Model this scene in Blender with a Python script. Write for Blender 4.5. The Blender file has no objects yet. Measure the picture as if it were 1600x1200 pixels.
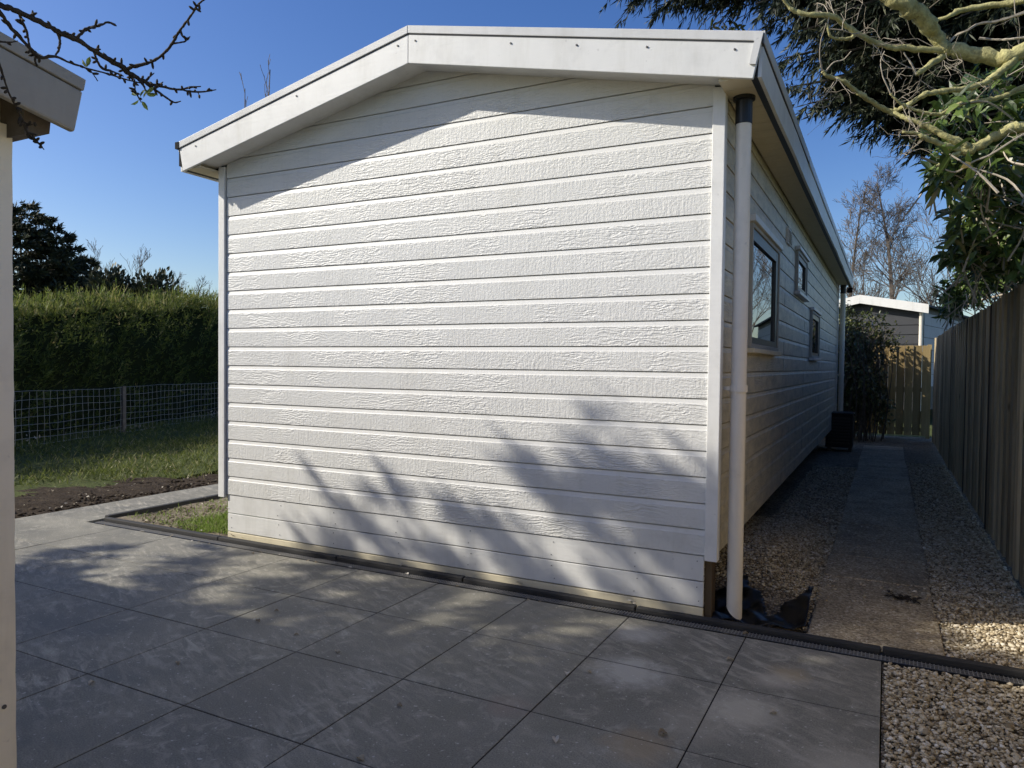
import bpy, bmesh, math, random
import numpy as np
from math import radians as R
from mathutils import Vector, Matrix

# ------------------------------------------------------------------ camera, sky, sun, exposure
SC = bpy.context.scene
COL = SC.collection
FPX = 1137.43                      # focal length in pixels of a 1600 px wide picture
YAW, PITCH, ROLL = -0.475721496, -0.026810259, 0.011340614
CAM = np.array([0.774, -3.875, 1.343])
_ca, _sa, _cb, _sb = math.cos(YAW), math.sin(YAW), math.cos(PITCH), math.sin(PITCH)
_f = np.array([_sa*_cb, _ca*_cb, _sb]); _r = np.array([_ca, -_sa, 0.0]); _u = np.cross(_r, _f)
_cc, _sc = math.cos(ROLL), math.sin(ROLL)
RT, UP = _r*_cc + _u*_sc, -_r*_sc + _u*_cc
cd = bpy.data.cameras.new('camera'); cam = bpy.data.objects.new('camera', cd); COL.objects.link(cam)
cd.sensor_width = 36.0; cd.lens = 36.0*FPX/1600.0; cd.clip_start = 0.05; cd.clip_end = 2000.0
cam.matrix_world = Matrix(((RT[0], UP[0], -_f[0], CAM[0]), (RT[1], UP[1], -_f[1], CAM[1]),
                           (RT[2], UP[2], -_f[2], CAM[2]), (0, 0, 0, 1)))
SC.camera = cam
SUNDIR = np.array([0.366, 0.2, -0.275]); SUNDIR = SUNDIR/np.linalg.norm(SUNDIR)   # direction the light travels
SUN_EL = math.asin(-SUNDIR[2])
SUN_ROT = math.atan2(-SUNDIR[0], -SUNDIR[1])
w = bpy.data.worlds.new('World'); SC.world = w; w.use_nodes = True
wn = w.node_tree.nodes; wl = w.node_tree.links
bg = wn['Background']; sky = wn.new('ShaderNodeTexSky'); sky.sky_type = 'NISHITA'; sky.sun_disc = False
sky.sun_elevation = SUN_EL; sky.sun_rotation = SUN_ROT % (2*math.pi)
sky.air_density = 1.0; sky.dust_density = 1.1; sky.ozone_density = 2.5; sky.altitude = 0
hs = wn.new('ShaderNodeHueSaturation'); hs.inputs['Saturation'].default_value = 1.3; hs.inputs['Hue'].default_value = .515
wl.new(sky.outputs[0], hs.inputs['Color']); wl.new(hs.outputs[0], bg.inputs['Color']); bg.inputs['Strength'].default_value = 0.088
sd = bpy.data.lights.new('sun', 'SUN'); sun = bpy.data.objects.new('sun', sd); COL.objects.link(sun)
sd.energy = 3.5; sd.angle = R(0.53); sd.color = (1.0, 0.94, 0.83)
sun.rotation_euler = Vector(SUNDIR).to_track_quat('-Z', 'Y').to_euler(); sun.location = (-12, -8, 14)
SC.view_settings.view_transform = 'Standard'; SC.view_settings.look = 'None'
SC.view_settings.exposure = 0.74; SC.view_settings.gamma = 1.0; SC.view_settings.use_curve_mapping = False
SC.render.engine = 'CYCLES'
SC.cycles.use_denoising = True; SC.cycles.max_bounces = 10; SC.cycles.diffuse_bounces = 8
SC.cycles.glossy_bounces = 3; SC.cycles.transmission_bounces = 3; SC.cycles.transparent_max_bounces = 6
SC.cycles.use_adaptive_sampling = True; SC.cycles.adaptive_threshold = 0.02

rng = np.random.default_rng(7)
random.seed(7)

def at(px, py, dist):
    """World point seen at picture position (1600 x 1200) at a given distance from the camera."""
    d = _f*FPX + RT*(px-800.0) + UP*(600.0-py)
    return CAM + d/np.linalg.norm(d)*dist

# ------------------------------------------------------------------ materials
def mat(name, base=(.5, .5, .5), rough=.6, spec=.5, metal=0.0):
    m = bpy.data.materials.new(name); m.use_nodes = True
    b = m.node_tree.nodes['Principled BSDF']
    b.inputs['Base Color'].default_value = (*base, 1); b.inputs['Roughness'].default_value = rough
    b.inputs['Specular IOR Level'].default_value = spec; b.inputs['Metallic'].default_value = metal
    return m
class NT:
    """Small wrapper for wiring nodes."""
    def __init__(s, m): s.m = m; s.n = m.node_tree.nodes; s.l = m.node_tree.links; s.b = s.n['Principled BSDF']
    def node(s, t, **k):
        n = s.n.new(t)
        for a, v in k.items(): setattr(n, a, v)
        return n
    def put(s, sock, v):
        if hasattr(v, 'is_output') or hasattr(v, 'links'): s.l.new(v, sock)
        else: sock.default_value = v
    def math(s, op, a, b=0.0, c=0.0, clamp=False):
        n = s.node('ShaderNodeMath', operation=op, use_clamp=clamp)
        for i, v in enumerate((a, b, c)): s.put(n.inputs[i], v)
        return n.outputs[0]
    def co(s, kind='Object'): return s.node('ShaderNodeTexCoord').outputs[kind]
    def xyz(s, v):
        n = s.node('ShaderNodeSeparateXYZ'); s.l.new(v, n.inputs[0]); return n.outputs
    def comb(s, x, y, z):
        n = s.node('ShaderNodeCombineXYZ')
        for i, v in enumerate((x, y, z)): s.put(n.inputs[i], v)
        return n.outputs[0]
    def noise(s, vec, scale, detail=4, rough=.55, dist=0.0):
        n = s.node('ShaderNodeTexNoise'); s.l.new(vec, n.inputs['Vector'])
        n.inputs['Scale'].default_value = scale; n.inputs['Detail'].default_value = detail
        n.inputs['Roughness'].default_value = rough; n.inputs['Distortion'].default_value = dist
        return n.outputs['Fac']
    def vor(s, vec, scale, feature='F1', out='Distance'):
        n = s.node('ShaderNodeTexVoronoi', feature=feature); s.l.new(vec, n.inputs['Vector'])
        n.inputs['Scale'].default_value = scale; return n.outputs[out]
    def wave(s, vec, scale, dist, detail=2, dscale=1.0, direction='Z'):
        n = s.node('ShaderNodeTexWave', wave_type='BANDS', bands_direction=direction)
        s.l.new(vec, n.inputs['Vector']); n.inputs['Scale'].default_value = scale
        n.inputs['Distortion'].default_value = dist; n.inputs['Detail'].default_value = detail
        n.inputs['Detail Scale'].default_value = dscale; return n.outputs['Fac']
    def ramp(s, fac, stops):
        n = s.node('ShaderNodeValToRGB'); e = n.color_ramp.elements
        while len(e) < len(stops): e.new(0.5)
        for i, (p, c) in enumerate(stops):
            e[i].position = p; e[i].color = (*c, 1) if len(c) == 3 else c
        s.l.new(fac, n.inputs[0]); return n.outputs[0]
    def mix(s, fac, a, b, mode='MIX'):
        n = s.node('ShaderNodeMix', data_type='RGBA', blend_type=mode)
        s.put(n.inputs['Factor'], fac)
        for k, v in (('A', a), ('B', b)):
            sock = [i for i in n.inputs if i.name == k and i.type == 'RGBA'][0]
            if isinstance(v, tuple): sock.default_value = (*v, 1)
            else: s.l.new(v, sock)
        return [o for o in n.outputs if o.type == 'RGBA'][0]
    def map(s, v, a0, a1, b0=0.0, b1=1.0):
        n = s.node('ShaderNodeMapRange'); s.l.new(v, n.inputs[0])
        for i, x in enumerate((a0, a1, b0, b1)): n.inputs[i+1].default_value = x
        return n.outputs[0]
    def scale(s, v, x, y, z):
        n = s.node('ShaderNodeVectorMath', operation='MULTIPLY'); s.l.new(v, n.inputs[0]); n.inputs[1].default_value = (x, y, z)
        return n.outputs[0]
    def add(s, v, o):
        n = s.node('ShaderNodeVectorMath', operation='ADD'); s.l.new(v, n.inputs[0]); s.put(n.inputs[1], o); return n.outputs[0]
    def bump(s, h, strength=.5, dist=.003, nrm=None):
        n = s.node('ShaderNodeBump'); s.l.new(h, n.inputs['Height'])
        n.inputs['Strength'].default_value = strength; n.inputs['Distance'].default_value = dist
        if nrm: s.l.new(nrm, n.inputs['Normal'])
        s.l.new(n.outputs[0], s.b.inputs['Normal']); return n.outputs[0]
    def color(s, c): s.l.new(c, s.b.inputs['Base Color'])
    def rough(s, c): s.l.new(c, s.b.inputs['Roughness'])
    def attr(s, name): return s.node('ShaderNodeAttribute', attribute_name=name).outputs['Fac']

PITCHZ, ZL0 = .1388, 1.4537           # height of one siding course, height of one board line
M = {}
def siding_material(name='embossed_white_siding', cols=((.625, .62, .59), (.655, .65, .62), (.60, .592, .555)), worn_shade=0.0):
    m = mat(name, (.8, .8, .78), .45, .45); t = NT(m)
    c = t.xyz(t.co()); u = t.math('ADD', c[0], c[1]); z = c[2]
    q = t.math('DIVIDE', t.math('SUBTRACT', z, ZL0), PITCHZ)
    k = t.math('FLOOR', q); fr = t.math('SUBTRACT', q, k)
    off = t.math('MULTIPLY', k, 7.37)
    uu = t.math('ADD', u, off)
    v1 = t.comb(t.math('MULTIPLY', uu, .30), k, z)
    grain = t.wave(v1, 15, 15.0, 3.5, 1.9)
    saw = t.noise(t.comb(t.math('MULTIPLY', uu, 95), t.math('MULTIPLY', k, 3.1), t.math('MULTIPLY', z, 7)), 1.0, 2, .6)
    stip = t.noise(t.comb(uu, t.math('MULTIPLY', k, 1.7), z), 62, 4, .66)
    pick = t.map(t.noise(t.comb(t.math('MULTIPLY', uu, 2.3), k, t.math('MULTIPLY', z, 3.0)), 1.0, 2, .5), .44, .58)
    a = t.math('MULTIPLY', t.math('MULTIPLY', grain, .85), pick)
    b = t.math('MULTIPLY', t.math('MULTIPLY', saw, .95), t.math('SUBTRACT', 1.0, pick))
    h = t.math('ADD', t.math('ADD', a, b), t.math('MULTIPLY', stip, 1.9))
    face = t.map(fr, .76, .80, 1.0, 0.04)
    amp = t.map(t.noise(t.comb(t.math('MULTIPLY', uu, .9), k, t.math('MULTIPLY', z, 1.5)), 1.0, 2, .5), .32, .66, .62, 1.2)
    h = t.math('MULTIPLY', t.math('MULTIPLY', h, face), amp)
    t.bump(h, .62, .0036)
    st = t.noise(t.comb(t.math('MULTIPLY', u, 1.3), c[1], t.math('MULTIPLY', z, .6)), 2.2, 5, .6)
    cc = t.ramp(st, [(.3, cols[0]), (.55, cols[1]), (.75, cols[2])])
    spots = t.map(t.noise(t.comb(u, c[1], z), 16, 2, .5), .71, .78, 0.0, .22)
    cc = t.mix(spots, cc, (.55, .50, .38))
    drip = t.math('MULTIPLY', t.map(t.noise(t.comb(t.math('MULTIPLY', u, 16), k, t.math('MULTIPLY', z, 1.1)), 1.0, 4, .65), .54, .76), .22)
    cc = t.mix(drip, cc, (.44, .44, .38))
    splash = t.math('MULTIPLY', t.map(z, .34, 1.0, 1.0, 0.0), t.map(t.noise(t.comb(u, c[1], z), 9, 6, .75), .48, .72)); cc = t.mix(t.math('MULTIPLY', splash, .30), cc, (.40, .38, .31))
    if worn_shade:
        al = t.math('MULTIPLY', t.map(t.noise(t.comb(t.math('MULTIPLY', u, 5), k, t.math('MULTIPLY', z, 14)), 1.0, 4, .7), .42, .68), worn_shade)
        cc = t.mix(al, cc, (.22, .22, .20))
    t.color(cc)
    return m
M['siding'] = siding_material()
M['sidesiding'] = siding_material('weathered_shade_siding', ((.60, .54, .41), (.64, .58, .45), (.56, .50, .38)), .55)  # white siding copy: passage shade and warm bounce put into colour, besides algae
def smooth_white(name, base, bump=.25, rough=.42):
    m = mat(name, base, rough, .45); t = NT(m); c = t.co()
    n1 = t.noise(t.scale(c, 3, 3, 60), 1.0, 3, .6); n2 = t.noise(c, 6, 5, .65)
    t.bump(t.math('ADD', n1, t.math('MULTIPLY', n2, .6)), bump, .003)
    dark = tuple(x*.90 for x in base); lite = tuple(min(.88, x*1.03) for x in base)
    col = t.ramp(n2, [(.3, dark), (.5, base), (.75, lite)])
    gr = t.math('MULTIPLY', t.map(t.noise(t.scale(c, 7, 7, .9), 1.0, 5, .7), .50, .74), .30)
    col = t.mix(gr, col, tuple(x*q for x, q in zip(base, (.60, .58, .50))))
    sp = t.map(t.noise(c, 38, 2, .5), .70, .76, 0.0, .28); col = t.mix(sp, col, tuple(x*.45 for x in base))
    t.color(col); return m
M['white'] = smooth_white('white_painted_board', (.70, .695, .67), .2)
M['skirt'] = smooth_white('white_painted_plank', (.68, .675, .645), .35)
M['fascia'] = smooth_white('grey_white_fascia', (.66, .66, .64), .15)
M['trim'] = smooth_white('aluminium_trim', (.58, .58, .57), .12, .35)
M['soffit'] = smooth_white('cream_soffit', (.60, .53, .38), .2, .6)
M['beige'] = smooth_white('pale_raw_timber', (.66, .59, .42), .3, .7)
M['pvc'] = smooth_white('cream_pvc_pipe', (.78, .71, .60), .03, .35)
M['shed'] = smooth_white('cream_shed_paint', (.86, .78, .62), .25, .6)
M['shedgrey'] = smooth_white('weathered_grey_board', (.36, .335, .285), .25, .6)
M['seam'] = smooth_white('board_joint_cover', (.36, .345, .30), .1, .6)
M['kerb'] = smooth_white('dark_edging_concrete', (.032, .031, .030), .6, .8)
M['grate'] = mat('grate_bars', (.19, .185, .175), .5, .5)
M['black'] = mat('black_plastic', (.012, .013, .015), .42, .5)
M['blackmatt'] = mat('matt_black_casing_and_shade', (.02, .02, .022), .7, .3)
M['brown'] = smooth_white('brown_post_timber', (.12, .08, .04), .3, .8)
M['bitumen'] = mat('roof_felt', (.09, .09, .095), .85, .3)
M['joint'] = mat('dark_joint', (.012, .012, .013), .9, .2)
M['screw'] = mat('dark_screw', (.10, .095, .09), .5, .5)
def glass_material():
    m = mat('window_glass', (.012, .016, .018), .015, 1.0); m.node_tree.nodes['Principled BSDF'].inputs['IOR'].default_value = 2.4
    return m
M['glass'] = glass_material()
M['sash'] = mat('dark_window_sash', (.03, .032, .035), .4, .5)

def tile_material():
    m = mat('anthracite_concrete_tile', (.1, .1, .1), .6, .4); t = NT(m); c = t.co()
    tone = t.attr('rnd')
    n1 = t.noise(c, 2.2, 6, .62); n2 = t.noise(c, 11, 6, .7, .8); n3 = t.noise(c, 170, 3, .6)
    base = t.ramp(n1, [(.28, (.135, .130, .106)), (.5, (.195, .186, .152)), (.72, (.275, .262, .216))])
    base = t.mix(t.map(tone, 0, 1, .0, .55), base, (.15, .142, .118))
    sp = t.map(n3, .3, .7, .66, 1.34); base = t.mix(1.0, base, t.comb(sp, sp, sp), 'MULTIPLY')
    # dusty smears swept in one direction
    rot = t.node('ShaderNodeMapping'); t.l.new(c, rot.inputs[0]); rot.inputs['Rotation'].default_value = (0, 0, .45)
    sm = t.noise(t.scale(rot.outputs[0], 5.5, 22, 5), 1.0, 5, .68, .7)
    area = t.map(t.noise(c, 1.15, 3, .55), .40, .66)
    smear = t.math('MULTIPLY', t.map(sm, .47, .66), area)
    base = t.mix(t.math('MULTIPLY', smear, .62), base, (.52, .48, .39))
    blot = t.math('MULTIPLY', t.map(n2, .52, .68), t.map(t.noise(c, 3.1, 2, .5), .40, .60))
    base = t.mix(t.math('MULTIPLY', blot, .55), base, (.48, .45, .37))
    xy = t.xyz(c)
    def stain(x, y, r, col, amt):
        nonlocal base
        dx = t.math('SUBTRACT', xy[0], x); dy = t.math('SUBTRACT', xy[1], y)
        d = t.math('SQRT', t.math('ADD', t.math('MULTIPLY', dx, dx), t.math('MULTIPLY', dy, dy)))
        d = t.math('ADD', d, t.math('MULTIPLY', t.math('SUBTRACT', n2, .5), r*1.6))
        base = t.mix(t.map(d, r*.35, r, amt, 0.0), base, col)
    stain(.42, -.50, .11, (.36, .29, .18), .7); stain(.36, -.60, .12, (.45, .41, .34), .6)
    stain(.02, -1.40, .16, (.31, .235, .14), .55); stain(-.52, -1.36, .13, (.27, .205, .165), .4)
    stain(.30, -.95, .2, (.52, .48, .39), .6); stain(-.2, -.82, .22, (.54, .52, .46), .6); stain(-.30, -.36, .16, (.52, .50, .45), .5)
    stain(.70, -1.25, .22, (.46, .42, .34), .5); stain(.15, -1.15, .18, (.42, .38, .3), .35)
    speck = t.map(t.noise(c, 48, 2, .5), .665, .71); base = t.mix(t.math('MULTIPLY', speck, .45), base, (.60, .58, .53))
    t.color(base)
    t.rough(t.map(n1, .3, .7, .62, .8))
    t.bump(t.math('ADD', n3, t.math('MULTIPLY', n2, .8)), .22, .002); return m
M['tile'] = tile_material()
def pebble_ground():
    m = mat('fine_gravel', (.3, .27, .22), .85, .3); t = NT(m); c = t.co()
    d = t.vor(c, 75); col = t.vor(c, 75, out='Color'); s = t.xyz(col)[0]
    base = t.ramp(s, [(0, (.18, .135, .08)), (.35, (.35, .28, .18)), (.7, (.49, .40, .27)), (1, (.64, .56, .43))])
    n = t.noise(c, 1.7, 4, .6); k = t.map(n, .3, .7, .7, 1.15); base = t.mix(1.0, base, t.comb(k, k, k), 'MULTIPLY')
    edge = t.map(d, .25, .75, 1.0, .25); base = t.mix(1.0, base, t.comb(edge, edge, edge), 'MULTIPLY')
    t.color(base); t.bump(t.math('SUBTRACT', 1.0, d), .9, .012); return m
M['gravelbed'] = pebble_ground()
def stone_material():
    m = mat('pebble', (.3, .27, .22), .75, .35); t = NT(m); r = t.attr('rnd')
    c = t.ramp(r, [(0, (.20, .15, .085)), (.25, (.36, .29, .185)), (.5, (.49, .41, .27)), (.75, (.57, .49, .35)), (.93, (.66, .59, .46)), (1, (.76, .72, .62))])
    n = t.noise(t.co(), 130, 3, .6); k = t.map(n, .25, .75, .75, 1.2)
    t.color(t.mix(1.0, c, t.comb(k, k, k), 'MULTIPLY')); return m
M['stone'] = stone_material()
def slab_material():
    m = mat('exposed_aggregate_slab', (.3, .28, .25), .85, .3); t = NT(m); c = t.co()
    col = t.xyz(t.vor(c, 95, out='Color'))[0]; d = t.vor(c, 95)
    base = t.ramp(col, [(0, (.22, .175, .11)), (.45, (.40, .325, .21)), (.8, (.51, .425, .29)), (1, (.66, .58, .44))])
    n = t.noise(c, 2.6, 5, .65); k = t.map(n, .3, .72, .62, 1.2)
    base = t.mix(1.0, base, t.comb(k, k, k), 'MULTIPLY'); t.color(base)
    t.bump(t.math('SUBTRACT', 1.0, d), .6, .006); return m
M['slab'] = slab_material()
def soil_material():
    m = mat('bare_soil', (.06, .045, .03), .95, .2); t = NT(m); c = t.co()
    n = t.noise(c, 9, 7, .72); n2 = t.noise(c, 45, 4, .7)
    t.color(t.ramp(t.math('ADD', t.math('MULTIPLY', n, .6), t.math('MULTIPLY', n2, .4)), [(.3, (.022, .016, .011)), (.5, (.05, .036, .024)), (.68, (.11, .085, .055)), (.8, (.19, .16, .11))]))
    t.bump(t.math('ADD', n, n2), 1.0, .03); return m
M['soil'] = soil_material()
def sand_material():
    m = mat('sandy_soil', (.2, .17, .12), .95, .2); t = NT(m); c = t.co()
    n = t.noise(c, 7, 6, .7); n2 = t.noise(c, 60, 4, .7)
    t.color(t.ramp(t.math('ADD', t.math('MULTIPLY', n, .6), t.math('MULTIPLY', n2, .4)), [(.32, (.07, .05, .033)), (.46, (.19, .155, .11)), (.62, (.30, .26, .19)), (.75, (.42, .38, .30))]))
    t.bump(t.math('ADD', n, n2), 1.0, .02); return m
M['sand'] = sand_material()
def turf_material():
    m = mat('turf', (.05, .08, .03), .95, .2); t = NT(m); c = t.co()
    n = t.noise(c, 1.2, 6, .7); n2 = t.noise(c, 30, 4, .7)
    t.color(t.ramp(t.math('ADD', t.math('MULTIPLY', n, .55), t.math('MULTIPLY', n2, .45)), [(.3, (.045, .045, .018)), (.5, (.075, .095, .026)), (.7, (.13, .13, .05))]))
    t.bump(n2, 1.0, .03); return m
M['turf'] = turf_material()
def leaf_material(name, stops, rough=.5, spec=.4, trans=.0):
    m = mat(name, stops[0][1], rough, spec); t = NT(m)
    c = t.ramp(t.attr('rnd'), stops); t.color(c)
    if trans > 0:
        tr = t.node('ShaderNodeBsdfTranslucent'); t.l.new(c, tr.inputs['Color'])
        mx = t.node('ShaderNodeMixShader'); mx.inputs[0].default_value = trans
        t.l.new(t.b.outputs[0], mx.inputs[1]); t.l.new(tr.outputs[0], mx.inputs[2])
        t.l.new(mx.outputs[0], t.n['Material Output'].inputs['Surface'])
    return m
M['grass'] = leaf_material('grass_blades', [(0, (.07, .085, .02)), (.5, (.12, .15, .032)), (.85, (.18, .21, .055)), (1, (.34, .29, .15))], .6, .3, .35)
M['brightgrass'] = leaf_material('fresh_grass_blades', [(0, (.10, .15, .025)), (.5, (.17, .26, .04)), (.85, (.25, .34, .065)), (1, (.36, .33, .17))], .6, .3, .4)
M['hedge'] = leaf_material('hedge_sprays', [(0, (.05, .072, .018)), (.5, (.11, .145, .03)), (.85, (.21, .235, .055)), (1, (.36, .29, .12))], .6, .3, .42)
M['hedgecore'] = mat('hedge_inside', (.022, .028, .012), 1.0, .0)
M['conifer'] = leaf_material('cypress_sprays', [(0, (.014, .020, .011)), (.5, (.028, .038, .019)), (.85, (.055, .068, .032)), (1, (.16, .15, .09))], .55, .35, .05)
M['farconifer'] = leaf_material('dark_conifer_sprays', [(0, (.026, .034, .018)), (.6, (.055, .065, .032)), (1, (.14, .12, .06))], .6, .3, .05)
M['laurel'] = leaf_material('glossy_evergreen_leaf', [(0, (.030, .055, .014)), (.45, (.06, .10, .022)), (.8, (.11, .17, .035)), (.95, (.17, .23, .06)), (1, (.30, .23, .09))], .36, .5, .25)
M['ivy'] = leaf_material('ivy_leaf', [(0, (.03, .045, .012)), (.5, (.07, .09, .025)), (.8, (.14, .15, .05)), (1, (.28, .27, .13))], .3, .5, .15)
M['bud'] = leaf_material('young_leaf', [(0, (.10, .15, .03)), (1, (.22, .28, .08))], .5, .4, .35)
M['drygrass'] = leaf_material('dead_leaf', [(0, (.20, .15, .09)), (.6, (.38, .33, .24)), (1, (.60, .56, .48))], .7, .3, .1)
def bark(name, a, b, scale=30, bump=.6, depth=.004):
    m = mat(name, a, .85, .25); t = NT(m); c = t.co(); n = t.noise(c, scale, 5, .65); n2 = t.noise(c, 4, 3, .5)
    t.color(t.ramp(t.math('ADD', t.math('MULTIPLY', n, .6), t.math('MULTIPLY', n2, .4)), [(.33, a), (.62, b)])); t.bump(n, bump, depth); return m
M['darkbark'] = bark('dark_twig_bark', (.022, .018, .014), (.06, .05, .038), 60)
M['mossbark'] = bark('lichen_green_bark', (.19, .17, .075), (.52, .485, .22), 38, 1.0, .012)
M['palebark'] = bark('pale_twig_bark', (.29, .25, .19), (.48, .42, .33), 60)
M['greybark'] = bark('grey_brown_bark', (.06, .05, .04), (.14, .115, .09), 20)
M['farbark'] = bark('winter_twig_bark', (.085, .070, .06), (.165, .14, .118), 12, .2)
def fence_wood(name, a, b, c3):
    m = mat(name, a, .8, .25); t = NT(m); c = t.co(); r = t.attr('rnd')
    n = t.noise(t.scale(c, 26, 26, 1.3), 1.0, 5, .65, .6); n2 = t.noise(t.scale(c, 5, 5, .9), 1.0, 3, .5)
    col = t.ramp(t.math('ADD', t.math('MULTIPLY', n, .55), t.math('MULTIPLY', n2, .45)), [(.32, a), (.5, b), (.68, c3)])
    k = t.map(r, 0, 1, .58, 1.36); col = t.mix(1.0, col, t.comb(k, k, k), 'MULTIPLY')
    kn = t.map(t.vor(t.scale(c, 7, 7, 2.2), 1.0), .03, .10, .75, 0.0); col = t.mix(kn, col, tuple(x*.35 for x in a))
    t.color(col); t.bump(n, .5, .003); return m
M['fence'] = fence_wood('weathered_fence_board', (.23, .185, .11), (.39, .32, .20), (.52, .44, .29))
M['newfence'] = fence_wood('fresh_pine_board', (.24, .17, .075), (.34, .25, .115), (.42, .32, .16))
M['post'] = bark('dark_fence_post', (.035, .027, .018), (.075, .056, .038), 15, .4)
M['oldpost'] = bark('grey_wooden_stake', (.12, .10, .08), (.22, .19, .15), 15, .4)
M['wire'] = mat('galvanised_wire', (.50, .50, .47), .45, .5, .6)
M['cladgrey'] = smooth_white('dark_grey_cladding', (.026, .028, .033), .15, .6)
M['cladpale'] = smooth_white('pale_side_cladding', (.42, .42, .43), .15, .6)
M['bag'] = mat('black_plastic_film', (.008, .008, .008), .36, .35)

# ------------------------------------------------------------------ mesh helpers
class MB:
    """Collects boxes, sheets, prisms and tubes and links them as ONE mesh object."""
    def __init__(s): s.v = []; s.f = []; s.r = []; s.n = 0
    def raw(s, verts, faces, rnd=None):
        verts = np.asarray(verts, float).reshape(-1, 3); o = s.n; s.v.append(verts); s.n += len(verts)
        faces = [tuple(int(i)+o for i in f) for f in faces]; s.f += faces
        s.r += ([random.random()]*len(faces) if rnd is None else ([rnd]*len(faces) if np.isscalar(rnd) else list(rnd)))
        return s
    def box(s, a, b, rnd=None):
        (x0, y0, z0), (x1, y1, z1) = a, b
        v = [(x0, y0, z0), (x1, y0, z0), (x1, y1, z0), (x0, y1, z0), (x0, y0, z1), (x1, y0, z1), (x1, y1, z1), (x0, y1, z1)]
        return s.raw(v, [(0, 3, 2, 1), (4, 5, 6, 7), (0, 1, 5, 4), (1, 2, 6, 5), (2, 3, 7, 6), (3, 0, 4, 7)], rnd)
    def prism(s, poly, axis, a, b, rnd=None):
        """poly: 2-D outline; axis 'x'|'y'|'z' it is pushed along, from a to b."""
        def p3(p, t): return {'x': (t, p[0], p[1]), 'y': (p[0], t, p[1]), 'z': (p[0], p[1], t)}[axis]
        n = len(poly); v = [p3(p, a) for p in poly]+[p3(p, b) for p in poly]
        f = [tuple(range(n))[::-1], tuple(range(n, 2*n))]+[(i, (i+1) % n, n+(i+1) % n, n+i) for i in range(n)]
        return s.raw(v, f, rnd)
    def tube(s, pts, rad, sides=6, rnd=None, cap=True):
        pts = np.asarray(pts, float); n = len(pts)
        rad = np.full(n, rad) if np.isscalar(rad) else np.asarray(rad, float)
        tg = np.gradient(pts, axis=0); tg /= (np.linalg.norm(tg, axis=1)[:, None]+1e-12)
        ref = np.array([0, 0, 1.0]) if abs(tg[0][2]) < .9 else np.array([1.0, 0, 0])
        a = np.cross(tg, ref); a /= (np.linalg.norm(a, axis=1)[:, None]+1e-9); b = np.cross(tg, a)
        th = np.arange(sides)*2*math.pi/sides
        ring = pts[:, None, :]+rad[:, None, None]*(np.cos(th)[None, :, None]*a[:, None, :]+np.sin(th)[None, :, None]*b[:, None, :])
        f = []
        for i in range(n-1):
            for j in range(sides):
                k = (j+1) % sides; f.append((i*sides+j, i*sides+k, (i+1)*sides+k, (i+1)*sides+j))
        if cap: f += [tuple(range(sides))[::-1], tuple((n-1)*sides+j for j in range(sides))]
        return s.raw(ring.reshape(-1, 3), f, rnd)
    def blades(s, P, D, L, W, rnd=None, up=None):
        """Many leaf-shaped kites: base P, direction D, length L, width W (arrays)."""
        P = np.asarray(P, float); D = np.asarray(D, float); n = len(P)
        D = D/(np.linalg.norm(D, axis=1)[:, None]+1e-9)
        up = rng.normal(size=(n, 3)) if up is None else up
        S = np.cross(D, up); S /= (np.linalg.norm(S, axis=1)[:, None]+1e-9)
        L = np.broadcast_to(L, n)[:, None]; W = np.broadcast_to(W, n)[:, None]
        V = np.stack([P, P+D*L*.45+S*W*.5, P+D*L, P+D*L*.45-S*W*.5], 1).reshape(-1, 3)
        o = s.n; s.v.append(V); s.n += len(V)
        F = (np.arange(n)[:, None]*4+np.arange(4)[None, :]+o)
        s.f += [tuple(x) for x in F.tolist()]
        s.r += list(rng.random(n) if rnd is None else np.broadcast_to(rnd, n)); return s
    def leaves(s, P, D, N, L, W, rnd=None):
        """Broad leaves: pointed oval, folded a little along the midrib."""
        P = np.asarray(P, float); n = len(P); D = D/(np.linalg.norm(D, axis=1)[:, None]+1e-9)
        S = np.cross(D, N); S /= (np.linalg.norm(S, axis=1)[:, None]+1e-9); U = np.cross(S, D)
        L = np.broadcast_to(L, n)[:, None]; W = np.broadcast_to(W, n)[:, None]
        c = [P, P+D*L*.3+U*-L*.02, P+D*L*.7-U*L*.05, P+D*L-U*L*.16,
             P+D*L*.28+S*W*.42+U*W*.16, P+D*L*.66+S*W*.46+U*(W*.16-L*.04), P+D*L*.28-S*W*.42+U*W*.16, P+D*L*.66-S*W*.46+U*(W*.16-L*.04)]
        V = np.stack(c, 1).reshape(-1, 3); o = s.n; s.v.append(V); s.n += len(V)
        rr = rng.random(n) if rnd is None else np.broadcast_to(rnd, n)
        pat = [(0, 1, 4), (1, 2, 5, 4), (2, 3, 5), (0, 6, 1), (1, 6, 7, 2), (2, 7, 3)]
        for i in range(n):
            b = o+8*i
            for q in pat: s.f.append(tuple(b+k for k in q)); s.r.append(rr[i])
        return s
    def build(s, name, m, parent=None, smooth=False, origin=None):
        V = np.concatenate(s.v) if s.v else np.zeros((0, 3))
        if parent is not None:
            o = Vector((0, 0, 0)); p = parent
            while p is not None: o = o+p.location; p = p.parent
            V = V-np.array(o)
        elif origin is not None: V = V-np.array(origin)
        me = bpy.data.meshes.new(name); me.from_pydata(V.tolist(), [], s.f); me.update()
        at_ = me.attributes.new('rnd', 'FLOAT', 'FACE'); at_.data.foreach_set('value', np.array(s.r, dtype=np.float32))
        if smooth: me.polygons.foreach_set('use_smooth', np.ones(len(me.polygons), dtype=bool))
        me.materials.append(m)
        o = bpy.data.objects.new(name, me); COL.objects.link(o)
        if parent is not None: o.parent = parent
        elif origin is not None: o.location = origin
        return o
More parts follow.
